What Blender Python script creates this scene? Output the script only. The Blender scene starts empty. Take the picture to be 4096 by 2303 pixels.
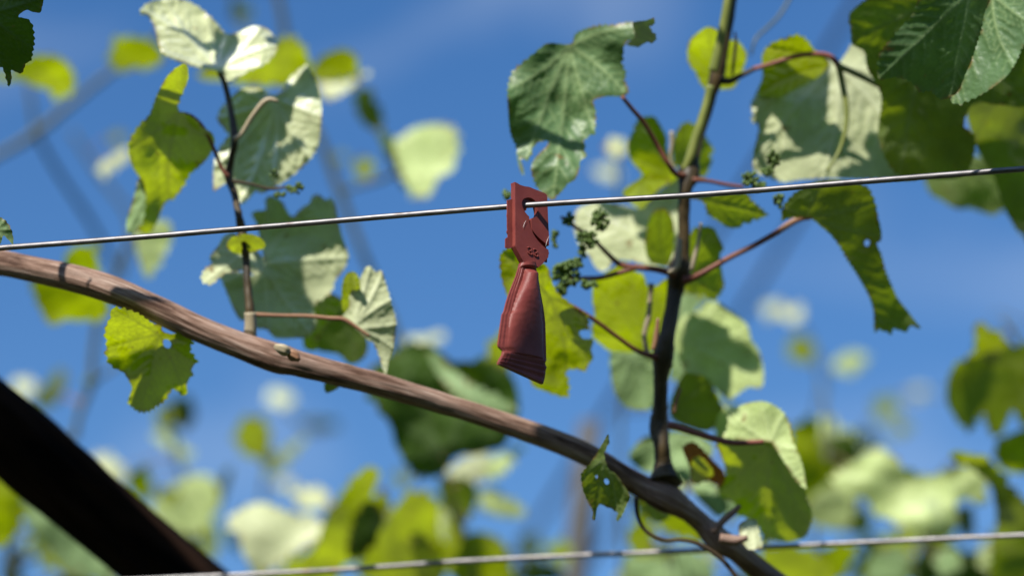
import bpy, bmesh, math, random
import numpy as np
from mathutils import Vector, Matrix, noise
from mathutils.geometry import delaunay_2d_cdt

# ------------------------------------------------------------------ camera, sky, sun, exposure
SC = bpy.context.scene
D0 = 1.29                      # focus distance, metres
FW = 0.46                      # width of the picture at that distance
PITCH = math.radians(22)
CAM = Vector((0, 0, 1.35))
cd = bpy.data.cameras.new('camera'); cam = bpy.data.objects.new('camera', cd)
SC.collection.objects.link(cam); SC.camera = cam
cam.location = CAM; cam.rotation_euler = (math.radians(90) + PITCH, 0, 0)
cd.sensor_width = 36; cd.lens = 36 * D0 / FW
cd.clip_start = 0.05; cd.clip_end = 3000
cd.dof.use_dof = True; cd.dof.focus_distance = D0; cd.dof.aperture_fstop = 4.3
cd.dof.aperture_blades = 0
UP = Vector((0, -math.sin(PITCH), math.cos(PITCH))); FWD = Vector((0, math.cos(PITCH), math.sin(PITCH)))
def cv(x, y, z):               # camera-aligned vector (right, up, toward viewer) -> world
    return Vector((1, 0, 0)) * x + UP * y - FWD * z
SUN = cv(-0.30, 0.87, 0.38).normalized()
el = math.asin(SUN.z); az = math.atan2(SUN.x, SUN.y)
w = bpy.data.worlds.new('World'); SC.world = w; w.use_nodes = True
nt = w.node_tree; bg = nt.nodes['Background']
sky = nt.nodes.new('ShaderNodeTexSky'); sky.sky_type = 'NISHITA'; sky.sun_disc = False
sky.sun_elevation = el; sky.sun_rotation = az; sky.air_density = 1.15; sky.dust_density = 0.35; sky.ozone_density = 3.0
tc = nt.nodes.new('ShaderNodeTexCoord'); mp = nt.nodes.new('ShaderNodeMapping'); mp.inputs['Scale'].default_value = (2.2, 2.2, 5.0)
mp.inputs['Rotation'].default_value = (0, 0.5, 0.3); mp.inputs['Location'].default_value = (1.3, 0.2, 0.4)
n1 = nt.nodes.new('ShaderNodeTexNoise'); n1.inputs['Scale'].default_value = 1.6; n1.inputs['Detail'].default_value = 5; n1.inputs['Distortion'].default_value = 1.2
r1 = nt.nodes.new('ShaderNodeValToRGB'); r1.color_ramp.elements[0].position = 0.50; r1.color_ramp.elements[0].color = (0, 0, 0, 1)
r1.color_ramp.elements[1].position = 0.80; r1.color_ramp.elements[1].color = (0.29, 0.29, 0.29, 1)
mx = nt.nodes.new('ShaderNodeMix'); mx.data_type = 'RGBA'; mx.inputs[7].default_value = (8.5, 9.3, 10.0, 1)
nt.links.new(tc.outputs['Generated'], mp.inputs[0]); nt.links.new(mp.outputs[0], n1.inputs['Vector'])
nt.links.new(n1.outputs['Fac'], r1.inputs[0]); nt.links.new(r1.outputs[0], mx.inputs[0])
hs = nt.nodes.new('ShaderNodeHueSaturation'); hs.inputs['Saturation'].default_value = 1.30; hs.inputs['Hue'].default_value = 0.508; hs.inputs['Value'].default_value = 1.04
nt.links.new(sky.outputs[0], hs.inputs['Color']); nt.links.new(hs.outputs[0], mx.inputs[6]); nt.links.new(mx.outputs[2], bg.inputs[0])
bg.inputs[1].default_value = 0.088
sd = bpy.data.lights.new('sun', 'SUN'); sd.energy = 5.0; sd.angle = math.radians(0.53); sd.color = (1.0, 0.95, 0.87)
so = bpy.data.objects.new('sun', sd); SC.collection.objects.link(so); so.location = CAM + SUN * 10
so.rotation_euler = SUN.to_track_quat('Z', 'Y').to_euler()
SC.view_settings.view_transform = 'Standard'; SC.view_settings.look = 'None'
SC.view_settings.exposure = 0.45; SC.view_settings.gamma = 1.0
SC.cycles.use_denoising = True
SC.cycles.max_bounces = 8; SC.cycles.sample_clamp_indirect = 6

# ------------------------------------------------------------------ helpers
rnd = random.Random(7)
CR = dict(A=(0, 0, .5525), B=(0, 700, .5525), C=(0, 1500, .5545), D=(1350, 0, .5525), E=(1350, 700, .5525),
          F=(1350, 1500, .5545), G=(2696, 0, .5525), H=(2696, 700, .5525), I=(2696, 1500, .5545),
          Y1=(2500, 1900, .3106), Y2=(1950, 700, .2763), Y3=(1950, 1100, .3176), Y4=(2500, 350, .27624),
          Y5=(2300, 700, .3177), Y6=(2000, 1000, .4143), Y7=(2500, 1100, .4143), Y8=(2500, 1600, .4143), W=(0, 0, 1.5907))
def T(spec):
    """'A 10,20 30,40 | B 50,60' : points measured on enlargements of the photograph, in its full-size pixels"""
    out = []
    for seg in spec.split('|'):
        tk = seg.split(); ox, oy, s = CR[tk[0]]
        for p in tk[1:]:
            x, y = p.split(','); out.append((ox + float(x) * s, oy + float(y) * s))
    return out
PX = FW / 4096                 # metres per pixel at the focus distance
def P(px, py, d):              # the point in the vineyard at distance d along the view axis
    k = FW / D0 * d / 4096
    return CAM + cv((px - 2048) * k, (1151.5 - py) * k, 0) + FWD * d
def link(o, parent=None):
    SC.collection.objects.link(o)
    if parent: o.parent = parent; o.matrix_parent_inverse = parent.matrix_world.inverted()
    return o
def mesh_obj(name, verts, faces, mat, parent=None, smooth=True, attrs=None, uv=None):
    me = bpy.data.meshes.new(name); me.from_pydata([tuple(v) for v in verts], [], faces)
    if smooth: me.polygons.foreach_set('use_smooth', [True] * len(me.polygons))
    for m in (mat if isinstance(mat, (list, tuple)) else [mat]): me.materials.append(m)
    for k, a in (attrs or {}).items():
        at = me.attributes.new(k, 'FLOAT', 'POINT'); at.data.foreach_set('value', np.asarray(a, dtype=np.float32))
    if uv is not None:
        l = me.uv_layers.new(name='UVMap'); idx = np.zeros(len(me.loops), dtype=np.int32); me.loops.foreach_get('vertex_index', idx)
        l.data.foreach_set('uv', np.asarray(uv, dtype=np.float32)[idx].ravel())
    me.update(); return link(bpy.data.objects.new(name, me), parent)
def thing(name, loc, label, cat, group=None):
    o = bpy.data.objects.new(name, None); o.empty_display_size = 0.02; SC.collection.objects.link(o); o.location = loc
    bpy.context.view_layer.update() if False else None
    o.matrix_world = Matrix.Translation(loc)
    o['label'] = label; o['category'] = cat
    if group: o['group'] = group
    return o
def catmull(pts, n, closed=False):
    a = [np.array(p, dtype=float) for p in pts]; m = len(a); out = []
    rng = m if closed else m - 1
    for i in range(rng):
        if closed: p0, p1, p2, p3 = a[(i - 1) % m], a[i], a[(i + 1) % m], a[(i + 2) % m]
        else: p0, p1, p2, p3 = a[max(i - 1, 0)], a[i], a[i + 1], a[min(i + 2, m - 1)]
        k = max(1, int(n(p1, p2))) if callable(n) else n
        for j in range(k):
            t = j / k
            out.append(0.5 * ((2 * p1) + (-p0 + p2) * t + (2 * p0 - 5 * p1 + 4 * p2 - p3) * t * t + (-p0 + 3 * p1 - 3 * p2 + p3) * t ** 3))
    if not closed: out.append(a[-1])
    return out

# ------------------------------------------------------------------ materials
def mat_new(name):
    m = bpy.data.materials.new(name); m.use_nodes = True; n = m.node_tree.nodes
    return m, m.node_tree, n, m.node_tree.links
def ramp(nt, stops):
    r = nt.nodes.new('ShaderNodeValToRGB'); e = r.color_ramp.elements
    while len(e) < len(stops): e.new(0.5)
    for x, (p, c) in zip(e, stops): x.position = p; x.color = (*c, 1) if len(c) == 3 else c
    return r
def leaf_mat(name, top, under, trans, gloss=0.035, rough=0.42, spots=0.0):
    m, nt, n, L = mat_new(name); out = n['Material Output']; n.remove(n['Principled BSDF'])
    geo = n.new('ShaderNodeNewGeometry'); vein = n.new('ShaderNodeAttribute'); vein.attribute_name = 'vein'
    edge = n.new('ShaderNodeAttribute'); edge.attribute_name = 'edge'
    tco = n.new('ShaderNodeTexCoord'); oi = n.new('ShaderNodeObjectInfo')
    no = n.new('ShaderNodeTexNoise'); no.inputs['Scale'].default_value = 55; no.inputs['Detail'].default_value = 4
    nb = n.new('ShaderNodeTexNoise'); nb.inputs['Scale'].default_value = 420; nb.inputs['Detail'].default_value = 3
    vo = n.new('ShaderNodeTexVoronoi'); vo.inputs['Scale'].default_value = 330; vo.feature = 'DISTANCE_TO_EDGE'
    for k in (no, nb, vo): L.new(tco.outputs['Object'], k.inputs['Vector'])
    def rgb(c):
        k = n.new('ShaderNodeRGB'); k.outputs[0].default_value = (*c, 1); return k.outputs[0]
    def mix(f, a, b, bt='MIX'):
        k = n.new('ShaderNodeMix'); k.data_type = 'RGBA'; k.blend_type = bt
        if isinstance(f, float): k.inputs[0].default_value = f
        else: L.new(f, k.inputs[0])
        L.new(a, k.inputs[6]); L.new(b, k.inputs[7]); return k.outputs[2]
    def maprange(v, a, b, c, d):
        k = n.new('ShaderNodeMapRange'); L.new(v, k.inputs[0])
        for i, x in enumerate((a, b, c, d)): k.inputs[1 + i].default_value = x
        return k.outputs[0]
    base = mix(geo.outputs['Backfacing'], rgb(top), rgb(under))
    veinc = mix(geo.outputs['Backfacing'], rgb((min(1, top[0] * 2.4 + .05), min(1, top[1] * 1.9 + .06), min(1, top[2] * 2 + .03))), rgb([min(.75, c * 1.3 + .04) for c in under]))
    col = mix(vein.outputs['Fac'], base, veinc)
    mott = maprange(no.outputs['Fac'], .3, .7, .84, 1.14)
    cb = n.new('ShaderNodeCombineColor')
    for i in range(3): L.new(mott, cb.inputs[i])
    col = mix(1.0, col, cb.outputs[0], 'MULTIPLY')
    cell = maprange(vo.outputs['Distance'], 0.0, 0.12, .78, 1.0)
    cc = n.new('ShaderNodeCombineColor')
    for i in range(3): L.new(cell, cc.inputs[i])
    nw = n.new('ShaderNodeTexNoise'); nw.inputs['Scale'].default_value = 22; nw.inputs['Detail'].default_value = 3; nw.inputs['Distortion'].default_value = .6
    L.new(tco.outputs['Object'], nw.inputs['Vector']); wide = maprange(nw.outputs['Fac'], .32, .68, .58, 1.14); cw = n.new('ShaderNodeCombineColor')
    for i in range(3): L.new(wide, cw.inputs[i])
    tr = mix(1.0, rgb(trans), cb.outputs[0], 'MULTIPLY'); tr = mix(1.0, tr, cw.outputs[0], 'MULTIPLY')
    tr = mix(vein.outputs['Fac'], tr, rgb([c * .50 + .004 for c in trans]))
    tr = mix(1.0, tr, cc.outputs[0], 'MULTIPLY')
    rv = maprange(oi.outputs['Random'], 0, 1, .86, 1.14); cr = n.new('ShaderNodeCombineColor')
    for i in range(3): L.new(rv, cr.inputs[i])
    tr = mix(1.0, tr, cr.outputs[0], 'MULTIPLY'); col = mix(1.0, col, cr.outputs[0], 'MULTIPLY')
    # dry brown margin and specks
    ns = n.new('ShaderNodeTexNoise'); ns.inputs['Scale'].default_value = 140; L.new(tco.outputs['Object'], ns.inputs['Vector'])
    em = n.new('ShaderNodeMath'); em.operation = 'MULTIPLY'; L.new(edge.outputs['Fac'], em.inputs[0]); L.new(maprange(ns.outputs['Fac'], .48, .62, 0, 1), em.inputs[1])
    sp = maprange(ns.outputs['Fac'], .70 - spots, .76 - spots, 0, .8)
    mxm = n.new('ShaderNodeMath'); mxm.operation = 'MAXIMUM'; L.new(em.outputs[0], mxm.inputs[0]); L.new(sp, mxm.inputs[1])
    col = mix(mxm.outputs[0], col, rgb((.16, .10, .035))); tr = mix(mxm.outputs[0], tr, rgb((.12, .06, .01)))
    bp = n.new('ShaderNodeBump'); bp.inputs['Strength'].default_value = .35; bp.inputs['Distance'].default_value = .0006
    ad = n.new('ShaderNodeMath'); ad.operation = 'ADD'; L.new(nb.outputs['Fac'], ad.inputs[0]); L.new(vo.outputs['Distance'], ad.inputs[1])
    L.new(ad.outputs[0], bp.inputs['Height'])
    df = n.new('ShaderNodeBsdfDiffuse'); tl = n.new('ShaderNodeBsdfTranslucent'); gl = n.new('ShaderNodeBsdfAnisotropic')
    gl.inputs['Roughness'].default_value = rough
    L.new(col, df.inputs[0]); L.new(tr, tl.inputs[0]); gl.inputs[0].default_value = (1, 1, 1, 1)
    for k in (df, gl): L.new(bp.outputs[0], k.inputs['Normal'])
    a1 = n.new('ShaderNodeAddShader'); L.new(df.outputs[0], a1.inputs[0]); L.new(tl.outputs[0], a1.inputs[1])
    fr = n.new('ShaderNodeFresnel'); fr.inputs[0].default_value = 1.4
    gf = n.new('ShaderNodeMath'); gf.operation = 'MULTIPLY'; L.new(fr.outputs[0], gf.inputs[0])
    L.new(maprange(geo.outputs['Backfacing'], 0, 1, 1.0 if gloss > .03 else .6, .25), gf.inputs[1])
    ms = n.new('ShaderNodeMixShader'); L.new(gf.outputs[0], ms.inputs[0]); L.new(a1.outputs[0], ms.inputs[1]); L.new(gl.outputs[0], ms.inputs[2])
    L.new(ms.outputs[0], out.inputs[0]); return m
M = {}
M['young'] = leaf_mat('leaf_young_yellow', (.11, .17, .02), (.085, .125, .008), (.47, .57, .0005))
M['mid'] = leaf_mat('leaf_mid_green', (.06, .11, .02), (.12, .16, .05), (.21, .28, .005))
M['mature'] = leaf_mat('leaf_mature_green', (.035, .075, .015), (.045, .08, .018), (.06, .11, .001))
M['pale'] = leaf_mat('leaf_downy_pale', (.10, .18, .06), (.43, .46, .27), (.15, .24, .001))
M['grey'] = leaf_mat('leaf_grey_green', (.075, .135, .055), (.20, .29, .13), (.08, .14, .004))
M['soft'] = leaf_mat('leaf_soft_green', (.09, .17, .05), (.34, .41, .17), (.18, .28, .004))
M['brown'] = leaf_mat('leaf_dry_brown', (.22, .10, .03), (.20, .085, .03), (.25, .07, .003), spots=.05)
def stem_mat(name, c1, c2, rough=.5, scale=(60, 6), bump=.3, spec=.35):
    m, nt, n, L = mat_new(name); b = n['Principled BSDF']
    uv = n.new('ShaderNodeUVMap'); mp = n.new('ShaderNodeMapping'); mp.inputs['Scale'].default_value = (scale[0], scale[1], 1)
    no = n.new('ShaderNodeTexNoise'); no.inputs['Scale'].default_value = 1; no.inputs['Detail'].default_value = 5
    L.new(uv.outputs[0], mp.inputs[0]); L.new(mp.outputs[0], no.inputs['Vector'])
    r = ramp(nt, [(.35, c1), (.65, c2)]); L.new(no.outputs['Fac'], r.inputs[0]); L.new(r.outputs[0], b.inputs['Base Color'])
    b.inputs['Roughness'].default_value = rough; b.inputs['Specular IOR Level'].default_value = spec
    bp = n.new('ShaderNodeBump'); bp.inputs['Strength'].default_value = bump; bp.inputs['Distance'].default_value = .0008
    L.new(no.outputs['Fac'], bp.inputs['Height']); L.new(bp.outputs[0], b.inputs['Normal']); return m
M['green_stem'] = stem_mat('green_shoot_bark', (.13, .16, .03), (.27, .30, .08))
M['dark_stem'] = stem_mat('brown_shoot_bark', (.022, .016, .008), (.075, .05, .028))
M['olive_stem'] = stem_mat('olive_shoot_bark', (.026, .018, .007), (.085, .058, .024))
M['red_stem'] = stem_mat('red_petiole_skin', (.16, .05, .035), (.30, .11, .07))
M['maroon_stem'] = stem_mat('maroon_petiole_skin', (.11, .032, .020), (.23, .085, .05))
M['beige_stem'] = stem_mat('beige_petiole_skin', (.30, .25, .15), (.48, .40, .27))
M['tan_stem'] = stem_mat('tan_petiole_skin', (.20, .09, .05), (.36, .20, .11))
M['grey_stem'] = stem_mat('grey_green_shoot_bark', (.07, .09, .06), (.13, .14, .09))
M['berry'] = stem_mat('flower_bud_skin', (.035, .075, .01), (.11, .17, .03))
def bark_mat():
    m, nt, n, L = mat_new('cane_bark'); b = n['Principled BSDF']
    uv = n.new('ShaderNodeUVMap')
    def nz(sx, sy, det, sc=1.0):
        mp = n.new('ShaderNodeMapping'); mp.inputs['Scale'].default_value = (sx, sy, 1); k = n.new('ShaderNodeTexNoise')
        k.inputs['Scale'].default_value = sc; k.inputs['Detail'].default_value = det; k.inputs['Roughness'].default_value = .65
        L.new(uv.outputs[0], mp.inputs[0]); L.new(mp.outputs[0], k.inputs['Vector']); return k.outputs['Fac']
    fine = nz(26, 26, 7, 1.6); broad = nz(20, 4.5, 5)
    r1 = ramp(nt, [(.28, (.045, .025, .017)), (.40, (.16, .10, .07)), (.54, (.37, .275, .22)), (.72, (.66, .56, .48))]); L.new(fine, r1.inputs[0])
    r2 = ramp(nt, [(.36, (.22, .145, .11)), (.48, (.80, .68, .62)), (.62, (1.0, .96, .94))]); L.new(broad, r2.inputs[0])
    k = n.new('ShaderNodeMix'); k.data_type = 'RGBA'; k.blend_type = 'MULTIPLY'; k.inputs[0].default_value = 1
    L.new(r1.outputs[0], k.inputs[6]); L.new(r2.outputs[0], k.inputs[7]); L.new(k.outputs[2], b.inputs['Base Color'])
    b.inputs['Roughness'].default_value = .75; b.inputs['Specular IOR Level'].default_value = .25
    bp = n.new('ShaderNodeBump'); bp.inputs['Strength'].default_value = .6; bp.inputs['Distance'].default_value = .0008
    L.new(fine, bp.inputs['Height']); L.new(bp.outputs[0], b.inputs['Normal']); return m
M['bark'] = bark_mat()
M['dark_bark'] = stem_mat('near_black_trunk_bark', (.0025, .002, .0015), (.020, .010, .006), rough=.9, scale=(18, 9), bump=1.0, spec=.06)  # near-black bark with slightly browner streaks
def wire_mat(name, bright, rust):
    m, nt, n, L = mat_new(name); b = n['Principled BSDF']
    uv = n.new('ShaderNodeUVMap'); mp = n.new('ShaderNodeMapping'); mp.inputs['Scale'].default_value = (140, 5, 1)
    no = n.new('ShaderNodeTexNoise'); no.inputs['Scale'].default_value = 1; no.inputs['Detail'].default_value = 6
    mp2 = n.new('ShaderNodeMapping'); mp2.inputs['Scale'].default_value = (90, 1.3, 1); n2 = n.new('ShaderNodeTexNoise'); n2.inputs['Scale'].default_value = 1; n2.inputs['Detail'].default_value = 5
    L.new(uv.outputs[0], mp.inputs[0]); L.new(mp.outputs[0], no.inputs['Vector']); L.new(uv.outputs[0], mp2.inputs[0]); L.new(mp2.outputs[0], n2.inputs['Vector'])
    r = ramp(nt, [(.30, tuple(c * .55 for c in bright)), (.6, bright)]); L.new(no.outputs['Fac'], r.inputs[0])
    rs = ramp(nt, [(.60, (0, 0, 0)), (.78, (1, 1, 1))]); L.new(n2.outputs['Fac'], rs.inputs[0])
    k = n.new('ShaderNodeMix'); k.data_type = 'RGBA'; L.new(rs.outputs[0], k.inputs[0]); L.new(r.outputs[0], k.inputs[6]); k.inputs[7].default_value = (*rust, 1)
    L.new(k.outputs[2], b.inputs['Base Color']); b.inputs['Metallic'].default_value = .75; b.inputs['Roughness'].default_value = .48
    bp = n.new('ShaderNodeBump'); bp.inputs['Strength'].default_value = .25; bp.inputs['Distance'].default_value = .0003
    L.new(no.outputs['Fac'], bp.inputs['Height']); L.new(bp.outputs[0], b.inputs['Normal']); return m
M['wire'] = wire_mat('galvanised_wire', (.21, .20, .205), (.07, .05, .04))
M['wire_back'] = wire_mat('weathered_wire', (.34, .325, .32), (.26, .16, .11))
def plastic_mat():
    m, nt, n, L = mat_new('red_brown_plastic'); b = n['Principled BSDF']; tco = n.new('ShaderNodeTexCoord')
    no = n.new('ShaderNodeTexNoise'); no.inputs['Scale'].default_value = 260; no.inputs['Detail'].default_value = 3
    n2 = n.new('ShaderNodeTexNoise'); n2.inputs['Scale'].default_value = 3200; n2.inputs['Detail'].default_value = 2
    n3 = n.new('ShaderNodeTexNoise'); n3.inputs['Scale'].default_value = 90; n3.inputs['Detail'].default_value = 5
    for k in (no, n2, n3): L.new(tco.outputs['Object'], k.inputs['Vector'])
    r = ramp(nt, [(.32, (.17, .034, .028)), (.68, (.225, .052, .041))]); L.new(n3.outputs['Fac'], r.inputs[0]); L.new(r.outputs[0], b.inputs['Base Color'])
    rr = n.new('ShaderNodeMapRange'); L.new(no.outputs['Fac'], rr.inputs[0]); rr.inputs[3].default_value = .34; rr.inputs[4].default_value = .52
    L.new(rr.outputs[0], b.inputs['Roughness']); b.inputs['Specular IOR Level'].default_value = .27
    bp = n.new('ShaderNodeBump'); bp.inputs['Strength'].default_value = .45; bp.inputs['Distance'].default_value = .0002
    L.new(n2.outputs['Fac'], bp.inputs['Height'])
    b2 = n.new('ShaderNodeBump'); b2.inputs['Strength'].default_value = .3; b2.inputs['Distance'].default_value = .0004
    L.new(no.outputs['Fac'], b2.inputs['Height']); L.new(bp.outputs[0], b2.inputs['Normal']); L.new(b2.outputs[0], b.inputs['Normal'])
    return m
M['plastic'] = plastic_mat()
M['post'] = stem_mat('weathered_post_wood', (.05, .05, .052), (.13, .13, .13), rough=.85, scale=(4, 30), bump=.6)
def scratch_mat():
    m, nt, n, L = mat_new('white_fibre'); n['Principled BSDF'].inputs['Base Color'].default_value = (.8, .78, .75, 1); return m
M['fibre'] = scratch_mat()

# ------------------------------------------------------------------ builders
def tube(name, pts, mat, parent=None, seg=12, step=18, lump=0.0, taper_end=False, seed=0, ridges=0.0, sample=None):
    """pts: (px, py, distance, radius in picture pixels)"""
    sm = catmull(pts, lambda a, b: np.hypot(*(b - a)[:2]) / step + 1)
    C3 = [P(p[0], p[1], p[2]) for p in sm]; R = [max(p[3], .4) * PX * p[2] / D0 for p in sm]
    V, F, UV, run = [], [], [], 0.0
    n = len(C3); up = Vector((0.03, 0, 1))
    prev = None
    for i in range(n):
        t = (C3[min(i + 1, n - 1)] - C3[max(i - 1, 0)]).normalized()
        if prev is None: a = t.orthogonal().normalized()
        else: a = (prev - t * prev.dot(t)).normalized()
        prev = a; b = t.cross(a)
        if i: run += (C3[i] - C3[i - 1]).length
        for j in range(seg + 1):
            th = 2 * math.pi * j / seg; jj = j % seg; thq = 2 * math.pi * jj / seg
            r = R[i]
            if lump: r *= 1 + lump * noise.noise(Vector((math.cos(thq) * 1.3, math.sin(thq) * 1.3, run / max(R[i], 1e-4) * .28 + seed)))
            if ridges: r *= 1 + ridges * noise.noise(Vector((math.cos(thq) * 5, math.sin(thq) * 5, run * 22 + seed * 3)))
            V.append(C3[i] + (a * math.cos(th) + b * math.sin(th)) * r); UV.append((run, j / seg))
    m = seg + 1
    for i in range(n - 1):
        for j in range(seg): F.append((i * m + j, i * m + j + 1, (i + 1) * m + j + 1, (i + 1) * m + j))
    for e, i in ((0, 0), (1, n - 1)):
        V.append(C3[i]); UV.append((run * e, .5)); c = len(V) - 1
        for j in range(seg): F.append((c, i * m + j + 1, i * m + j) if not e else (c, i * m + j, i * m + j + 1))
    o = mesh_obj(name, V, F, mat, parent, uv=UV)
    o['_c'] = 0; del o['_c']
    return o
def wtube(name, spec, d, mat, parent, r=None, **k):
    """spec 'x,y,r ...' in the small overview's pixels; d one distance or a list"""
    p = [tuple(float(v) for v in q.split(',')) for q in spec.split()]
    n = len(p); ds = d if isinstance(d, (list, tuple)) else [d] * n
    if len(ds) == 2 and n != 2: ds = [ds[0] + (ds[1] - ds[0]) * i / (n - 1) for i in range(n)]
    s = 1.5907
    return tube(name, [(q[0] * s, q[1] * s, ds[i], (q[2] if len(q) > 2 else r) * s) for i, q in enumerate(p)], mat, parent, **k)

def inside(poly, x, y):
    px, py = poly[:, 0], poly[:, 1]; qx, qy = np.roll(px, -1), np.roll(py, -1)
    x = np.atleast_1d(x)[:, None]; y = np.atleast_1d(y)[:, None]
    c = ((py > y) != (qy > y)) & (x < (qx - px) * (y - py) / np.where(qy == py, 1e-9, qy - py) + px)
    return c.sum(1) % 2 == 1
def seg_dist(X, Y, S):         # distance to each segment (x0,y0,x1,y1) and the place along it
    x0, y0, x1, y1 = [S[:, i][None] for i in range(4)]; dx, dy = x1 - x0, y1 - y0
    t = np.clip(((X[:, None] - x0) * dx + (Y[:, None] - y0) * dy) / (dx * dx + dy * dy + 1e-9), 0, 1)
    return np.hypot(X[:, None] - x0 - t * dx, Y[:, None] - y0 - t * dy), t
def leaf_panel(outline, d, tilt, attach, tips, holes, step, teeth, bend, wav, seed, off=None, ridge=1.0, tsize=26):
    """one sheet of a leaf: returns verts, faces, vein, edge. tilt = slope of the sheet (right, up)"""
    rg = random.Random(seed)
    sm = catmull(outline, lambda a, b: np.hypot(*(b - a)) / (step * .8) + 1, closed=True)
    sm = np.array(sm); n = len(sm)
    if teeth:
        nx = np.roll(sm, -1, 0) - np.roll(sm, 1, 0); ln = np.hypot(nx[:, 0], nx[:, 1]) + 1e-6
        nrm = np.stack([nx[:, 1] / ln, -nx[:, 0] / ln], 1)
        area = 0.5 * np.sum(sm[:, 0] * np.roll(sm[:, 1], -1) - np.roll(sm[:, 0], -1) * sm[:, 1])
        if area < 0: nrm = -nrm
        arc = np.cumsum(np.r_[0, np.hypot(*(sm[1:] - sm[:-1]).T)])
        ph = arc / tsize + 1.1 * np.sin(arc / 97.0 + seed)
        saw = (ph % 1.0); saw = np.where(saw < .65, saw / .65, (1 - saw) / .35)
        amp = teeth * (0.65 + 0.5 * np.sin(arc / 61.0 + seed * 2))
        sm = sm + nrm * ((saw - .5) * amp)[:, None]
    H = [np.array(catmull(h, 4, closed=True)) for h in holes]
    lo, hi = sm.min(0), sm.max(0)
    gx, gy = np.meshgrid(np.arange(lo[0], hi[0], step), np.arange(lo[1], hi[1], step * .87))
    gx = gx + ((np.arange(gx.shape[0]) % 2) * step * .5)[:, None]
    gx = gx.ravel() + np.array([rg.uniform(-.12, .12) * step for _ in range(gx.size)]); gy = gy.ravel()
    ok = inside(sm, gx, gy)
    for h in H: ok &= ~inside(h, gx, gy)
    gx, gy = gx[ok], gy[ok]
    loops = [sm] + H
    S = np.concatenate([np.c_[l, np.roll(l, -1, 0)] for l in loops])
    if len(gx):
        keep = []
        for a in range(0, len(gx), 800):
            dd, _ = seg_dist(gx[a:a + 800], gy[a:a + 800], S); keep.append(dd.min(1) > step * .45)
        keep = np.concatenate(keep); gx, gy = gx[keep], gy[keep]
    pts = [Vector((float(x), float(y))) for l in loops for x, y in l] + [Vector((float(x), float(y))) for x, y in zip(gx, gy)]
    ed = []; b = 0
    for l in loops: ed += [(b + i, b + (i + 1) % len(l)) for i in range(len(l))]; b += len(l)
    vo, _, fo, *_ = delaunay_2d_cdt(pts, ed, [], 0, 1e-4)
    X = np.array([v.x for v in vo]); Y = np.array([v.y for v in vo])
    fa = np.array([f[:3] for f in fo if len(f) == 3]); cx, cy = X[fa].mean(1), Y[fa].mean(1)
    k = inside(sm, cx, cy)
    for h in H: k &= ~inside(h, cx, cy)
    fa = fa[k]
    # veins
    ax, ay = attach; VS = []
    if tips is None:
        ang = np.arctan2(sm[:, 1] - ay, sm[:, 0] - ax); rad = np.hypot(sm[:, 0] - ax, sm[:, 1] - ay); tips = []
        best = np.argsort(-rad)
        for i in best:
            if all(abs((ang[i] - q[2] + math.pi) % (2 * math.pi) - math.pi) > .62 for q in tips): tips.append((sm[i, 0], sm[i, 1], ang[i]))
            if len(tips) >= 6 or rad[i] < .25 * rad.max(): break
    wmain = max(4.2, .0105 * (hi - lo).max()) * (1 if step < 12 else .8)
    for tp in tips:
        tx, ty = tp[0], tp[1]; L_ = math.hypot(tx - ax, ty - ay)
        if L_ < 30: continue
        ux, uy = (tx - ax) / L_, (ty - ay) / L_; bow = rg.uniform(-.07, .07) * L_; q = []
        for i in range(9):
            t = i / 8; s = math.sin(math.pi * t) * bow; q.append((ax + ux * L_ * t - uy * s, ay + uy * L_ * t + ux * s))
        for i in range(8): VS.append((*q[i], *q[i + 1], wmain * (1 - .085 * i), 1.0))
        t = .16
        while t < .95:
            for sg in (-1, 1):
                a = math.atan2(uy, ux) + sg * rg.uniform(.72, .92); l2 = L_ * .36 * (1 - .55 * t) * rg.uniform(.85, 1.1)
                i = min(int(t * 8), 7); f = t * 8 - i; sx = q[i][0] + (q[i + 1][0] - q[i][0]) * f; sy = q[i][1] + (q[i + 1][1] - q[i][1]) * f
                mx_, my_ = sx + math.cos(a) * l2 * .55, sy + math.sin(a) * l2 * .55; a2 = a - sg * .22
                VS.append((sx, sy, mx_, my_, wmain * .48, .62)); VS.append((mx_, my_, mx_ + math.cos(a2) * l2 * .45, my_ + math.sin(a2) * l2 * .45, wmain * .36, .5))
            t += rg.uniform(.10, .14)
    vein = np.zeros(len(X)); rid = np.zeros(len(X)); edge = np.zeros(len(X))
    if VS:
        VA = np.array(VS)
        for a in range(0, len(X), 800):
            dd, _ = seg_dist(X[a:a + 800], Y[a:a + 800], VA[:, :4])
            v = VA[None, :, 5] * np.exp(-(dd / (VA[None, :, 4] * 1.25)) ** 2); vein[a:a + 800] = v.max(1)
            rr = VA[None, :, 5] * np.exp(-(dd / (VA[None, :, 4] * 3.2 + 5)) ** 2); rid[a:a + 800] = rr.max(1)
    for a in range(0, len(X), 800):
        dd, _ = seg_dist(X[a:a + 800], Y[a:a + 800], S); edge[a:a + 800] = np.exp(-dd.min(1) / 5.0)
    # distance of each point: sloping plane, bend, waves, ridges along the veins
    cxm, cym = (lo + hi) / 2; kx = PX * d / D0; sz = (hi - lo).max() * kx
    mx_, my_ = (X - cxm) * kx, -(Y - cym) * kx
    dz = tilt[0] * mx_ + tilt[1] * my_
    r2 = ((X - ax) * kx) ** 2 + ((Y - ay) * kx) ** 2; dz = dz + bend * r2 / max(sz, 1e-3)
    wv = np.array([noise.noise(Vector((x / 190.0, y / 190.0, seed * 1.7))) + .14 * noise.noise(Vector((x / 60.0, y / 60.0, seed * 2.7))) for x, y in zip(X, Y)])
    fine = np.array([noise.noise(Vector((x / 17.0, y / 17.0, seed * .7))) for x, y in zip(X, Y)])
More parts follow.
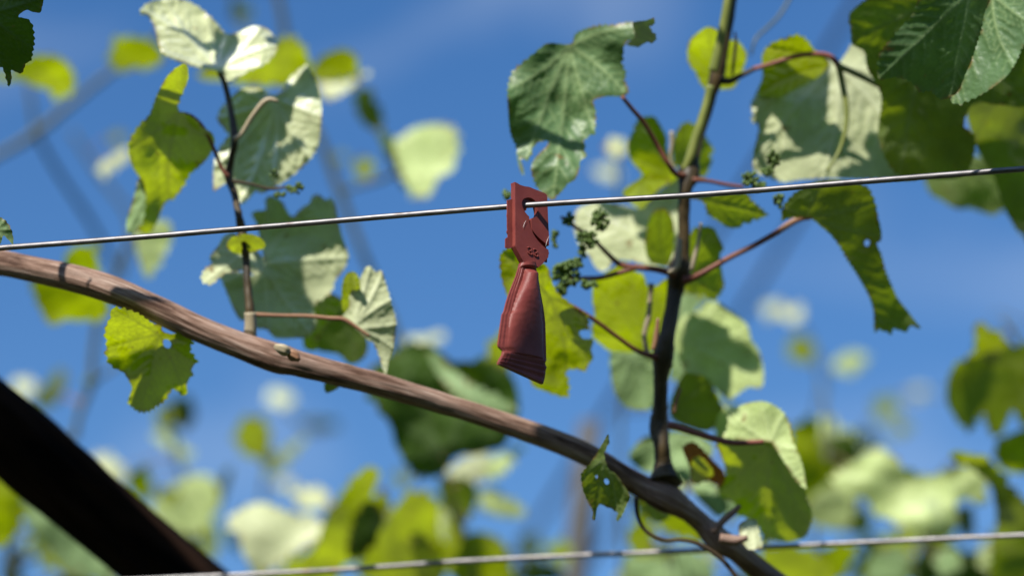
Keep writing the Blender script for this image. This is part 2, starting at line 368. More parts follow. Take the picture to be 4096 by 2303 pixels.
    dz = dz + wav * wv * sz * .16 + fine * .00016
    dz = dz + ridge * (1 - rid) * .0009
    if off is not None: dz = dz + off(X, Y, kx)
    V = [P(x, y, d + z) for x, y, z in zip(X, Y, dz)]
    return V, fa, vein, edge
SEED = [0]
def leaf(parent, spec, d, tilt=(0, .2), kind='mid', side='under', at=None, tips=None, holes=(), step=None, teeth=9, tsize=26,
         bend=.0, wav=.5, extra=(), name='leaf', label=None, off=None, ridge=1.0, shift=None):
    SEED[0] += 1; seed = SEED[0]
    o = T(spec) if isinstance(spec, str) else spec
    a = np.array(o); c = a.mean(0); size = (a.max(0) - a.min(0)).max()
    if at is None: at = (c[0], a[:, 1].min() + .12 * size)
    elif isinstance(at, str): at = T(at)[0]
    tp = T(tips) if isinstance(tips, str) else tips
    if step is None: step = 6.5 if size < 420 else (8 if size < 700 else 10)
    panels = [(o, d, tilt, at, tp, [T(h) if isinstance(h, str) else h for h in holes], step, teeth, bend, wav, off, kind, side)]
    for e in extra:
        e = dict(e); panels.append((T(e['spec']), e.get('d', d), e.get('tilt', tilt), T(e['at'])[0] if 'at' in e else at, None, [], step, e.get('teeth', teeth), e.get('bend', bend), e.get('wav', wav), e.get('off'), e.get('kind', kind), e.get('side', side)))
    V, F, VE, ED, MI, mats = [], [], [], [], [], []
    for p in panels:
        v, fa, ve, edg = leaf_panel(*p[:10], seed, off=p[10], ridge=ridge, tsize=tsize)
        if shift is not None: v = [q + shift for q in v]
        b = len(V); V += v; VE += list(ve); ED += list(edg)
        if p[11] not in mats: mats.append(p[11])
        # in the picture plane (y down) make the normal face the camera when its upper side is seen
        for f in fa:
            n = (v[f[1]] - v[f[0]]).cross(v[f[2]] - v[f[0]]); toward = n.dot(CAM - v[f[0]]) > 0
            f = [int(q) + b for q in f]
            if toward != (p[12] == 'top'): f = f[::-1]
            F.append(f); MI.append(mats.index(p[11]))
    ob = mesh_obj(name, V, F, [M[k] for k in mats], parent, attrs={'vein': VE, 'edge': ED})
    ob.data.polygons.foreach_set('material_index', MI)
    if label: ob['label'] = label
    cx_, cy_ = (a.max(0) + a.min(0)) / 2; kx_ = PX * d / D0; sz_ = size * kx_
    TARGET[0] = lambda X, Y: d + tilt[0] * (X - cx_) * kx_ - tilt[1] * (Y - cy_) * kx_ + bend * ((X - at[0]) ** 2 + (Y - at[1]) ** 2) * kx_ ** 2 / sz_ + (off(X, Y, kx_) if off is not None else 0)
    return ob
TARGET = [None]
def shadow_caster(parent, spec, fn, t, kind='mature'):
    """a leaf of the canopy above the frame: grown along the sun's ray from what it shades"""
    o = T(spec); f = fn if callable(fn) else (lambda X, Y: X * 0 + fn); a = np.array(o); c = a.mean(0); d = float(f(c[0], c[1]))
    return leaf(parent, o, d, (0, 0), kind, 'under', step=22, teeth=10, wav=.0, ridge=0, shift=SUN * t, off=lambda X, Y, kx: f(X, Y) - d)
def blob_cluster(parent, cx, cy, d, rx, ry, n, rad, seed, mat='berry', stem=None, name='flower_cluster'):
    """a cluster of flower buds on short stalks (picture pixels), one mesh"""
    rg = random.Random(seed); V, F, UV = [], [], []
    bm = bmesh.new()
    bmesh.ops.create_icosphere(bm, subdivisions=2, radius=1.0); bm.verts.ensure_lookup_table(); base = [v.co.copy() for v in bm.verts]; bf = [[v.index for v in f.verts] for f in bm.faces]; bm.free()
    c0 = P(cx, cy, d); k = PX * d / D0
    for i in range(n):
        a = rg.uniform(0, 2 * math.pi); q = rg.random() ** .6; z = rg.uniform(-.6, .6)
        c = c0 + cv(math.cos(a) * rx * q * k, math.sin(a) * ry * q * k, z * min(rx, ry) * k); r = rad * k * rg.uniform(.75, 1.25)
        b = len(V); st = Vector((rg.uniform(.8, 1.2), rg.uniform(.8, 1.2), rg.uniform(.9, 1.35)))
        for v in base: V.append(c + Vector((v.x * st.x, v.y * st.y, v.z * st.z)) * r); UV.append((v.x * .01 + i, v.y))
        F += [[x + b for x in f] for f in bf]
        # its stalk to the middle of the cluster
        m = c0 + (c - c0) * .12; dr = (c - m); 
        if dr.length > 1e-4:
            e1 = dr.orthogonal().normalized() * rad * k * .28; e2 = dr.normalized().cross(e1); b = len(V)
            for base_p in (m, c):
                for s in (e1, e2, -e1, -e2): V.append(base_p + s); UV.append((0, 0))
            F += [(b + j, b + (j + 1) % 4, b + 4 + (j + 1) % 4, b + 4 + j) for j in range(4)]
    return mesh_obj(name, V, F, M[mat], parent, uv=UV)

# ------------------------------------------------------------------ the ground under the trellis (below the picture)
def ground():
    m, nt, n, L = mat_new('vineyard_soil_and_grass'); b = n['Principled BSDF']; tco = n.new('ShaderNodeTexCoord')
    a = n.new('ShaderNodeTexNoise'); a.inputs['Scale'].default_value = 1.3; a.inputs['Detail'].default_value = 8; L.new(tco.outputs['Object'], a.inputs['Vector'])
    r = ramp(nt, [(.35, (.07, .055, .03)), (.5, (.045, .06, .018)), (.7, (.03, .055, .012))]); L.new(a.outputs['Fac'], r.inputs[0]); L.new(r.outputs[0], b.inputs['Base Color'])
    b.inputs['Roughness'].default_value = .95
    N = 40; V, F = [], []
    for j in range(N + 1):
        for i in range(N + 1):
            u, v = (i / N * 2 - 1), (j / N * 2 - 1); x, y = 900 * u * abs(u) ** 1.6, 900 * v * abs(v) ** 1.6
            r_ = math.hypot(x, y); V.append((x, y, .05 * noise.noise(Vector((x * .8, y * .8, 0))) + (max(0, r_ - 12) * .20 if r_ < 500 else 98) * (1 + .25 * noise.noise(Vector((x / 90, y / 90, 4))))))  # unseen rise all round, shaped to hide the bright horizon
    for j in range(N):
        for i in range(N): q = j * (N + 1) + i; F.append((q, q + 1, q + N + 2, q + N + 1))
    o = mesh_obj('ground', V, F, m); o['kind'] = 'structure'
ground()

# ------------------------------------------------------------------ wires
WIRE_SLOPE = lambda px: 1.322 - (px / 4096) * .064      # the left end runs away from the viewer
WD = [WIRE_SLOPE(v) for v in (-4000, 0, 954, 2040, 2862, 4096, 8000)]
o = tube('trellis_wire', [(-4000, 1290, WD[0], 11.6), (0, 992, WD[1], 11.6), (954, 916, WD[2], 11.7), (2040, 826, WD[3], 11.8), (2862, 774, WD[4], 11.9), (4096, 676, WD[5], 12.2), (8000, 380, WD[6], 12.2)], M['wire'], seg=24, step=60, lump=.03)
o['label'] = 'sharp grey steel wire across the middle, carrying the red-brown plastic dispenser'; o['category'] = 'wire'; o['group'] = 'trellis wires'
o = tube('trellis_wire', [(-3600, 2520, 1.475, 10.5), (860, 2303, 1.475, 10.5), (1925, 2239, 1.48, 10.5), (2815, 2199, 1.475, 10.5), (4096, 2139, 1.46, 10.5), (8000, 1970, 1.38, 11)], M['wire_back'], seg=20, step=60, lump=.01)
o['label'] = 'bright blurred wire with rust marks low along the bottom, passing behind the brown cane'; o['category'] = 'wire'; o['group'] = 'trellis wires'
for (a, b, lab) in (((2150, 10), (1300, 1400), 'faint dark out-of-focus wire slanting down left behind the red-stalked shoot, upper of two'), ((2270, 120), (1450, 1460), 'faint dark out-of-focus wire slanting down left, lower of two parallel ones')):
    s = 1.5907; p = [((a[0] + (b[0] - a[0]) * t) * s, (a[1] + (b[1] - a[1]) * t) * s) for t in (-1.2, 0, .5, 1, 2.2)]
    o = tube('stay_wire', [(x, y, 2.75 + .25 * i, 13) for i, (x, y) in enumerate(p)], M['dark_stem'], seg=8, step=200)
    o['label'] = lab; o['category'] = 'wire'; o['group'] = 'blurred stay wires'
# distant post, standing in the ground
def post():
    c = P(1482 * 1.5907, 1062 * 1.5907, 2.55); top = c.z; V, F, UV = [], [], []
    n = 14; lv = 24
    for i in range(lv + 1):
        z = top * i / lv
        for j in range(n):
            th = 2 * math.pi * j / n; r = .0115 * (1 + .10 * noise.noise(Vector((math.cos(th) * 2, math.sin(th) * 2, z * 4))) - .12 * (i == lv))
            V.append((c.x + r * math.cos(th) + (z - top) * .10, c.y + r * math.sin(th), z)); UV.append((z, j / n))
    for i in range(lv):
        for j in range(n): F.append((i * n + j, i * n + (j + 1) % n, (i + 1) * n + (j + 1) % n, (i + 1) * n + j))
    F.append(tuple(lv * n + j for j in range(n)))
    o = mesh_obj('trellis_post', V, F, M['post'], uv=UV)
    o['label'] = 'blurred grey wooden post low in the gap right of the middle, below the cane'; o['category'] = 'post'
post()

# ------------------------------------------------------------------ the dispenser hanging on the wire
DX, DY, DD = T('Y2 610,440')[0][0], T('Y2 610,440')[0][1], WIRE_SLOPE(2118) - .0006
GX, GY = 1.0, .40
def Q(px, py, h=0.0):          # point on the dispenser's front plane, pushed h metres towards the viewer side
    k = PX; d = DD + GX * (px - DX) * k + GY * (DY - py) * k
    nn = cv(GX, GY, 1).normalized(); return P(px, py, d) + nn * h
def plate(name, outline, holes, t0, t1, parent, bevel=.00035, tilt=None, rough=0.0):
    """a slab traced on the dispenser's plane from depth t0 (front) to t1 (back)"""
    loops = [outline] + holes; pts, ed, b = [], [], 0
    for l in loops:
        ed += [(b + i, b + (i + 1) % len(l)) for i in range(len(l))]; pts += [Vector(p) for p in l]; b += len(l)
    o = np.array(outline); H = [np.array(h) for h in holes]
    g = 5.0; lo, hi = o.min(0), o.max(0)
    vo, _, fo, *_ = delaunay_2d_cdt(pts, ed, [], 0, 1e-4)
    fa = []
    for f in fo:
        c = sum((vo[i] for i in f), Vector((0, 0))) / len(f)
        if inside(o, c.x, c.y)[0] and not any(inside(h, c.x, c.y)[0] for h in H): fa.append(f)
    bm = bmesh.new(); ex = (lambda x, y: tilt(x, y)) if tilt else (lambda x, y: 0.0)
    qs = lambda v, t: Q(v.x + ex(v.x, v.y) * .68 / PX, v.y - ex(v.x, v.y) * .27 / PX, -t - ex(v.x, v.y)); fv = [bm.verts.new(qs(v, t0)) for v in vo]; bv = [bm.verts.new(qs(v, t1)) for v in vo]
    for f in fa: bm.faces.new([fv[i] for i in f]); bm.faces.new([bv[i] for i in reversed(f)])
    bm.edges.ensure_lookup_table()
    for e in [e for e in bm.edges if e.is_boundary and e.verts[0] in set(fv)]:
        i, j = fv.index(e.verts[0]), fv.index(e.verts[1]); bm.faces.new([fv[i], fv[j], bv[j], bv[i]])
    bmesh.ops.recalc_face_normals(bm, faces=bm.faces); bmesh.ops.dissolve_limit(bm, angle_limit=.02, verts=bm.verts, edges=bm.edges)
    bmesh.ops.remove_doubles(bm, verts=bm.verts, dist=1e-6)
    me = bpy.data.meshes.new(name); bm.to_mesh(me); bm.free(); me.materials.append(M['plastic'])
    ob = link(bpy.data.objects.new(name, me), parent)
    if bevel:
        mo = ob.modifiers.new('edge', 'BEVEL'); mo.width = bevel; mo.segments = 3; mo.limit_method = 'ANGLE'; mo.angle_limit = math.radians(40)
        me.polygons.foreach_set('use_smooth', [True] * len(me.polygons)); ob.modifiers.new('wn', 'WEIGHTED_NORMAL')
    return ob
def jag(poly, amp, sd, closed=True):        # slightly uneven moulded rim
    out = []
    for i, p in enumerate(poly if closed else poly[:-1]):
        q = poly[(i + 1) % len(poly)]; L_ = math.hypot(q[0] - p[0], q[1] - p[1]); k = max(1, int(L_ / 9))
        for j in range(k):
            t = j / k; x, y = p[0] + (q[0] - p[0]) * t, p[1] + (q[1] - p[1]) * t
            a = 0 if j == 0 else amp * noise.noise(Vector((x * .11, y * .11, sd))); nx, ny = (q[1] - p[1]) / L_, -(q[0] - p[0]) / L_
            out.append((x + nx * a, y + ny * a))
    return out
DSP = thing('pheromone_dispenser', P(DX, DY, DD), 'red-brown plastic vineyard dispenser marked 33, hooked over the sharp wire', 'dispenser')
cur = lambda s: [tuple(p) for p in catmull(T(s), 5)]
hole = cur('Y2 606,602 572,570 532,512 506,450 499,400 520,352 568,329 620,330 662,350 700,392 719,470 732,540 726,582 706,606')
body_out = jag(T('Y2 395,100 432,116 470,141 540,164 600,171 700,211 760,236 830,262 862,290 867,350 872,470 877,598 884,750 891,880 895,1018'), 1.1, 3, False) + cur('Y2 893,1020 812,966 742,906 690,850 652,790 634,700 636,626') + T('Y2 690,611 745,603 708,606') \
    + list(reversed(hole))[1:] + cur('Y2 606,602 608,680 622,745 652,822 690,892 742,962 802,1022 884,1084') + T('Y2 886,1130 880,1192 800,1282 740,1336 690,1311 640,1277 590,1259 520,1252') + jag(T('Y2 404,1038 402,600 400,105'), .7, 8, False)
# front of the tab (the hook's slot lets the wire in)
plate('hang_tab', body_out, [], 0, .0027, DSP, .0003)
plate('shadow_groove_floor', T('Y2 640,770 690,830 760,900 893,1000 893,1082 800,1035 690,910 640,840'), [], .0019, .0026, DSP, 0)  # floor added so the groove's dark band stands in for the step's shadow
plate('hook_back', T('Y2 480,312 725,312 722,410 690,385 650,375 618,385 604,420 590,500 530,515 478,400'), [], .0013, .0026, DSP, 0)
for s in ('Y2 400,330 330,345 332,420 331,600 334,780 322,792 326,815 340,842 341,880 322,888 304,906 302,1032 352,1046 402,1030', 'Y2 872,1120 905,1122 935,1104 930,1128 914,1138 905,1246 878,1240 860,1180'):
    plate('mould_flash', jag(T(s), 2.2, 5), [], .0019, .0024, DSP, 0)
# raised numerals
def digit(cx, cy, w, h, sl):
    pts = [(-.75, -.62), (-.35, -.98), (.25, -1.0), (.72, -.70), (.60, -.32), (.32, -.10), (.02, -.03), (.36, .05), (.74, .28), (.80, .60), (.50, .92), (.0, 1.0), (-.55, .85), (-.78, .52)]
    sm = catmull([(cx + x * w + y * h * .12, cy + y * h + x * w * sl) for x, y in pts], 5); V, F = [], []; n = 8; r = .00031
    C3 = [Q(p[0], p[1], .00018) for p in sm]; nn = cv(GX, GY, 1).normalized()
    for i, c in enumerate(C3):
        t = (C3[min(i + 1, len(C3) - 1)] - C3[max(i - 1, 0)]).normalized(); a = nn.cross(t).normalized()
        for j in range(n): th = 2 * math.pi * j / n; V.append(c + (a * math.cos(th) + nn * math.sin(th)) * r)
    for i in range(len(C3) - 1):
        for j in range(n): F.append((i * n + j, i * n + (j + 1) % n, (i + 1) * n + (j + 1) % n, (i + 1) * n + j))
    F += [tuple(range(n)), tuple((len(C3) - 1) * n + j for j in range(n))]
    return mesh_obj('raised_numeral', V, F, M['plastic'], DSP)
(ax, ay), (bx, by) = T('Y2 607,1100 692,1129'); digit(ax, ay, 10.5, 13.8, .36); digit(bx, by, 10.5, 13.8, .36)
for a, b in (('553,660', '511,766'), ('886,886', '838,1026')):   # two white fibres stuck to the tab
    (x0, y0), (x1, y1) = T('Y2 %s %s' % (a, b)); c0, c1 = Q(x0, y0, .0004), Q(x1, y1, .0003); dr = (c1 - c0).normalized(); e1 = dr.orthogonal().normalized(); e2 = dr.cross(e1)
    V = []; 
    for i in range(5):
        c = c0.lerp(c1, i / 4) + e1 * .0003 * math.sin(i * .8)
        V += [c + (e1 * math.cos(q) + e2 * math.sin(q)) * .00009 * (1 - abs(i - 2) * .3) for q in (0, 2.1, 4.2)]
    F = [(i * 3 + j, i * 3 + (j + 1) % 3, i * 3 + 3 + (j + 1) % 3, i * 3 + 3 + j) for i in range(4) for j in range(3)]
    mesh_obj('fibre', V, F, M['fibre'], DSP)
# the flattened pouch: front and back skins with seams
Lp = T('Y2 500,1262 480,1330 | Y3 388,0 300,220 262,340 238,440 213,482 190,640 160,860 166,892 212,938 210,992 182,1036 158,1085 155,1112')
Rp = T('Y2 712,1262 735,1380 | Y3 655,0 690,220 708,320 724,400 736,500 748,600 755,850 760,1060 741,1100 758,1158 745,1215 738,1290 715,1362')
tl_ = [0, .10, .16, .34, .43, .50, .53, .64, .80, .82, .86, .895, .925, .965, 1.0]
tr_ = [0, .10, .14, .33, .40, .46, .53, .60, .78, .87, .895, .92, .945, .98, 1.0]
def interp(t, ts, ps):
    return (float(np.interp(t, ts, [p[0] for p in ps])), float(np.interp(t, ts, [p[1] for p in ps])))
def sstep(a, b, x): x = min(max((x - a) / (b - a), 0), 1); return x * x * (3 - 2 * x)
def pouch():
    NT, NS = 300, 72; V, F = [], []
    def h(s, t):
        # s 0..1 across, t 0..1 down; central swelling between the two seams
        sl = .28 - .12 * sstep(.1, .6, t); sr = .84 + .08 * sstep(.1, .5, t)
        neck = 1 - sstep(.05, .115, t)
        u = (s - (sl + sr) / 2) / ((sr - sl) / 2)
        amp = .0036 * sstep(.085, .15, t) * (1 - .84 * sstep(.25, .90, t)) + .0006 * (t > .1)
        z = amp * math.sqrt(max(0, 1 - abs(u) ** 2.2)) if abs(u) < 1 else 0.0
        z = z * (1 - sstep(.86, .885, t)) * sstep(.09, .115, t)
        zn = .0027 * math.sqrt(max(0, 1 - ((s - .5) / .5) ** 2)) * neck          # round neck
        # stepped seam flanges
        st = .00030 * sstep(.045, .065, s) + .00030 * sstep(.12, .14, s) * (1 - sstep(sl - .02, sl + .03, s) * .5)
        st += (.00030 * sstep(.045, .06, 1 - s))
        rb = 0.0
        if t > .86:                                                         # ribs of the welded bottom
            q = (t - .872) / .128; f3 = (q * 3.4) % 1.0; rb = .00012 + (.00060 * sstep(0, .16, f3) * (1 - .75 * sstep(.30, .95, f3))) * sstep(.868, .876, t)
            rb *= sstep(0, .02, s) * sstep(0, .02, 1 - s)
        z += st * (1 - neck) + rb + zn
        z += .00006 * noise.noise(Vector((s * 9, t * 30, 1)))
        return z
    sides = []
    for sg in (1, -1):
        g = []
        for i in range(NT + 1):
            t = i / NT; lx, ly = interp(t, tl_, Lp); rx, ry = interp(t, tr_, Rp); row = []
            bow = 0
            for j in range(NS + 1):
                s = j / NS; x = lx + (rx - lx) * s; y = ly + (ry - ly) * s
                edge = .0002 + .0002 * sstep(.86, .9, t)
                z = -.0016 + sg * (h(s, t) * (1 if sg > 0 else (.8 if t < .86 else .08)) + edge)
                V.append(Q(x, y, z)); row.append(len(V) - 1)
            g.append(row)
        sides.append(g)
    f, b = sides
    for i in range(NT):
        for j in range(NS):
            F.append((f[i][j], f[i + 1][j], f[i + 1][j + 1], f[i][j + 1])); F.append((b[i][j], b[i][j + 1], b[i + 1][j + 1], b[i + 1][j]))
        F.append((f[i][0], b[i][0], b[i + 1][0], f[i + 1][0])); F.append((f[i][NS], f[i + 1][NS], b[i + 1][NS], b[i][NS]))
    for j in range(NS):
        F.append((f[0][j], f[0][j + 1], b[0][j + 1], b[0][j])); F.append((f[NT][j], b[NT][j], b[NT][j + 1], f[NT][j + 1]))
    o = mesh_obj('pouch', V, F, M['plastic'], DSP)
    mo = o.modifiers.new('edges', 'EDGE_SPLIT'); mo.split_angle = math.radians(50)
pouch()

# ------------------------------------------------------------------ dark trunk, lower left
TR = thing('vine_trunk', P(500, 1900, 1.53), 'thick near-black old trunk slanting across the lower left corner', 'trunk')
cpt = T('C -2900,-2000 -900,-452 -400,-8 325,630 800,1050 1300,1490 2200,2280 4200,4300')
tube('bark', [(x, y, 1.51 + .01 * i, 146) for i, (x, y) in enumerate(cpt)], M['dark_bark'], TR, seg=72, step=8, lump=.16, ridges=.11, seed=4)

# ------------------------------------------------------------------ the grapevine in front
V1 = thing('grapevine', P(2650, 1930, 1.41), 'grapevine with brown diagonal cane, two upright shoots and yellow-green leaves beside the dispenser', 'grapevine')
CN = wtube('cane', '-260,640,34 -40,657,33 60,672,32 200,703,34 300,735,35 400,780,34 500,826,33 600,866,33 660,888,36 705,903,37 750,914,33 850,940,30 960,968,29 1100,1010,27 1200,1040,26 1400,1110,28 1500,1155,29 1600,1215,28 1670,1248,37 1720,1278,27 1760,1310,24.5 1810,1360,33 1850,1385,27 1950,1462,27 2100,1570,30 2900,2150,34', [1.385, 1.375, 1.37, 1.365, 1.36, 1.36, 1.36, 1.36, 1.36, 1.36, 1.36, 1.365, 1.37, 1.38, 1.385, 1.395, 1.40, 1.41, 1.41, 1.415, 1.42, 1.42, 1.42, 1.43, 1.45, 1.52], M['bark'], V1, seg=64, step=7, lump=.06, ridges=.06, seed=2)
wtube('bud_knot', '690,868,4 698,873,9 708,877,12 719,882,12 728,888,7', 1.342, M['beige_stem'], CN, seg=24, lump=.5, seed=5, step=5)
wtube('bud_knot', '722,884,5 732,889,11 743,896,12 754,905,5', 1.343, M['tan_stem'], CN, seg=20, lump=.5, seed=6, step=5)
wtube('spur', '1790,1335,13 1815,1312,9 1845,1285,8 1862,1270,5', 1.405, M['bark'], CN, seg=12, lump=.2)
wtube('spur', '1810,1352,12 1850,1358,12 1880,1350,6', 1.39, M['bark'], CN, seg=12, lump=.2, seed=3)
wtube('tendril', '1600,1250,6 1603,1295,5 1625,1335,5 1670,1357,5 1715,1356,5 1760,1368,6 1815,1405,6 1860,1460,6', 1.395, M['dark_stem'], CN, seg=10)
# left shoot
SL = wtube('shoot', '628,862,22 629,845,17 630,805,15 628,778,12 621,700,9.5 618,640,10 608,580,12 600,540,9 590,490,9 575,442,11 583,395,8 590,345,10 577,260,7.5 563,205,7 550,183,6', [1.375, 1.38, 1.385, 1.385, 1.39, 1.395, 1.40, 1.40, 1.41, 1.42, 1.42, 1.42, 1.43, 1.43, 1.43], M['olive_stem'], V1, seg=16, step=10, lump=.18)
wtube('dead_collar', '629,850,16 630,815,15 629,785,15', 1.381, M['beige_stem'], SL, seg=14, lump=.2, seed=8)
wtube('petiole', '575,448,7 556,420,5 540,380,5 512,322,4.5 480,292,5 448,284,4', 1.405, M['maroon_stem'], SL)
wtube('petiole', '588,350,7 606,338,6 635,292,6.5 662,258,7 680,250,6 700,256,4', 1.405, M['beige_stem'], SL)
wtube('petiole', '632,790,6 700,793,5 770,794,5 830,800,5.5 865,803,6 900,825,4.5 930,845,3', 1.385, M['tan_stem'], SL)
wtube('flower_stalk', '585,455,5 630,463,4 680,475,4 720,470,3', 1.40, M['olive_stem'], SL)
wtube('petiole', '610,590,8 618,640,6 612,600,5', 1.39, M['olive_stem'], SL)
S_ = 1.5907
blob_cluster(SL, 742 * S_, 472 * S_, 1.395, 34, 24, 34, 6.5, 1); blob_cluster(SL, 688 * S_, 440 * S_, 1.40, 18, 22, 14, 6, 2); blob_cluster(SL, 700 * S_, 488 * S_, 1.40, 30, 10, 12, 6, 3)
# leaves of the left shoot
leaf(SL, 'A 1010,95 1060,30 1150,0 1300,-5 1420,40 1510,110 1580,180 1640,245 1720,238 1800,200 1880,190 1950,222 2000,290 2010,350 1970,420 1900,480 1800,520 1740,560 1660,605 1620,560 1560,515 1480,500 1380,480 1270,440 1180,390 1150,330 1130,250 1110,180 1070,120', 1.44, (.25, .50), 'pale', 'under', 'A 1580,500', 'A 1030,80 1200,20 1500,130 1650,260 1880,215 2005,330 1880,480 1180,380', bend=-.15, wav=.6, ridge=2.6, teeth=8, label='whitish butterfly-shaped leaf near the top left')
T1 = TARGET[0]
leaf(SL, 'A 1290,480 1350,470 1365,560 1340,640 1305,720 1290,800 1340,820 1420,870 1460,920 1530,960 1555,1020 1540,1080 1500,1150 1430,1220 1380,1260 1330,1350 1260,1440 | B 1200,200 1140,330 1100,405 1040,425 990,380 1010,300 | A 1050,1430 1035,1330 960,1210 928,1080 945,1000 1010,900 1080,830 1130,700 1180,600 1220,540', 1.415, (-.1, -1.25), 'young', 'under', 'A 1300,820', 'A 1350,480 940,1080 1240,1500 1540,1030', wav=.7, teeth=8, bend=.1, label='yellow-green translucent hanging leaf left of the left shoot',
     extra=[dict(spec='B 1005,25 1045,70 1055,200 1035,330 985,412 920,412 915,330 950,220 980,110', d=1.43, tilt=(0, .35), kind='grey', side='under')],
     off=lambda X, Y, kx: np.where(X < 640, (640 - X) * kx * .5, 0))
leaf(SL, 'A 2090,570 2180,490 2230,480 2280,560 2310,660 2330,800 2325,950 2300,1060 2250,1150 2180,1220 2100,1290 2000,1350 1900,1400 | B 1850,120 1800,175 1740,215 1700,170 1690,90 1640,60 1560,112 | A 1545,1370 1545,1230 1560,1130 1600,1050 1650,980 1600,910 1570,860 1600,780 1640,740 1700,680 1760,640 1880,640 1950,680 2030,670', 1.45, (-.1, .35), 'pale', 'under', 'A 1990,720', 'A 2230,485 2330,850 2250,1150 1980,1370 1740,1480 1570,1200 1580,860', teeth=7, wav=.5, ridge=2.8, label='large pale leaf with fine ribs behind the left shoot')
T3 = TARGET[0]
leaf(SL, 'B 1640,505 1680,450 1780,425 1860,440 1910,480 1920,520 1860,552 1750,575 1670,550', 1.39, (0, -1.5), 'young', 'under', teeth=0, label='small yellow-green leaf like a cap just under the wire')
leaf(SL, 'B 1700,420 1625,440 1580,510 1520,590 1530,640 1480,680 1455,750 1490,790 1540,790 1580,750 1640,710 1740,690 1850,720 1900,690 1915,630 1870,560 1780,500', 1.42, (.2, .55), 'pale', 'under', 'B 1780,560', teeth=8)
leaf(SL, 'B 1820,290 1850,260 1920,250 1920,180 1960,150 2040,190 2080,260 2120,300 2180,240 2240,200 2260,150 2310,140 2350,175 2400,170 2430,230 2450,330 2480,450 2520,560 2520,620 2480,700 2430,760 2400,850 2330,900 2270,960 2290,1080 2230,1170 2150,1180 2000,1180 1930,1120 1850,1110 1780,1060 1730,1040 1680,950 1640,850 1600,760 1570,730 1700,690 1830,720 1900,650 1900,560 1880,450 1850,340', 1.455, (.15, .30), 'pale', 'under', 'B 1900,640', 'B 1940,170 2300,160 2510,600 2250,1150 1950,1120 1640,780', teeth=9, wav=.5, ridge=2.0, label='big jagged leaf behind the left shoot, mostly in shade')
T6 = TARGET[0]
leaf(SL, 'B 2200,1080 2240,950 2300,880 2400,860 2460,900 2445,1000 2360,1100 2310,1200 2280,1270 2200,1240', 1.475, (0, -1.0), 'young', 'under', teeth=5)
leaf(SL, 'E 165,740 200,672 240,660 280,700 320,692 350,780 380,880 410,980 430,1080 412,1180 400,1260 372,1340 352,1440 325,1400 300,1310 260,1220 200,1180 140,1120 60,1062 20,1040 80,960 90,860', 1.40, (.3, .22), 'pale', 'under', 'E 110,1100', 'E 240,665 330,700 390,900 428,1080 400,1250 350,1440', ridge=2.2, wav=.4, teeth=5, label='pale ribbed leaf with a drooping tip just above the cane',
     extra=[dict(spec='E 30,830 60,720 120,700 155,745 165,850 130,960 90,1040 40,1000', d=1.405, tilt=(0, -1.1), kind='young')])
leaf(SL, 'W 760,770 800,745 850,745 900,800 925,860 915,900 880,915 850,890 800,880 760,850', 1.52, (0, -.35), 'mid', 'under', teeth=4)
leaf(CN, 'B 830,960 900,965 1000,1000 1100,1068 1165,1090 1180,1130 1250,1150 1310,1130 1400,1200 1380,1260 1430,1350 1390,1390 1400,1448 | C 1380,10 1350,60 1350,130 1310,140 1250,100 1190,180 1120,230 1070,265 1000,265 940,220 920,190 950,100 940,60 905,0 | B 880,1420 830,1400 780,1350 760,1270 772,1230 756,1150 770,1080 800,1030 800,990', 1.365, (.35, -1.0), 'young', 'under', 'B 1150,1150', 'B 820,970 770,1250 1400,1220 1410,1360 | C 1000,260 1330,130', holes=['B 1182,1195 1215,1190 1240,1220 1225,1252 1190,1240'], teeth=11, wav=.9, label='yellow-green toothed leaf hanging under the cane at the left, with a small hole')
wtube('petiole', '440,850,4 455,842,5 480,835,4', 1.37, M['dark_stem'], CN)
leaf(CN, 'C 2340,60 2400,50 2450,80 2400,115 2350,125', 1.40, (0, -.6), 'mid', 'under', teeth=6)

# main right shoot
SR = wtube('shoot', '1960,-560,10 1862,-90,12 1845,-20,12 1832,60,12 1818,130,13 1803,190,19 1790,235,14 1775,290,13 1755,350,14 1742,400,17 1732,440,28 1724,475,17 1720,530,15 1720,590,15 1715,640,19 1708,680,29 1698,730,21 1688,790,19 1676,850,21 1668,898,27 1662,950,19 1660,1020,18 1657,1075,25 1664,1120,20 1668,1170,24 1672,1215,42', [1.45, 1.45, 1.45, 1.45, 1.45, 1.45, 1.45, 1.45, 1.445, 1.44, 1.435, 1.43, 1.43, 1.43, 1.43, 1.43, 1.43, 1.425, 1.42, 1.42, 1.42, 1.42, 1.42, 1.415, 1.415, 1.41], M['olive_stem'], V1, seg=24, step=10, lump=.10, seed=9)
wtube('green_internode', '1850,-90,11 1834,-20,11.5 1821,60,12 1806,130,12 1793,180,12', 1.437, M['green_stem'], SR, lump=.08)  # offset left: the dark stem left showing at right stands in for shade
wtube('green_internode', '1787,215,10 1772,280,12 1751,345,12.5 1736,395,13 1720,428,9', 1.4325, M['green_stem'], SR, lump=.08)
wtube('axil_bark', '1710,600,5 1707,640,8 1700,672,8 1680,686,5', 1.405, M['beige_stem'], SR, lump=.2)
wtube('axil_bark', '1655,800,4 1650,845,7 1643,880,6', 1.40, M['tan_stem'], SR, lump=.2)
wtube('petiole', '1722,443,9 1700,438,7 1680,412,6 1655,370,6 1620,310,6 1590,275,5.5 1565,244,5', [1.43, 1.425, 1.42, 1.42, 1.415, 1.41, 1.405], M['maroon_stem'], SR)
wtube('petiole', '1808,200,11 1832,205,9 1860,192,7 1900,172,6', 1.445, M['dark_stem'], SR)
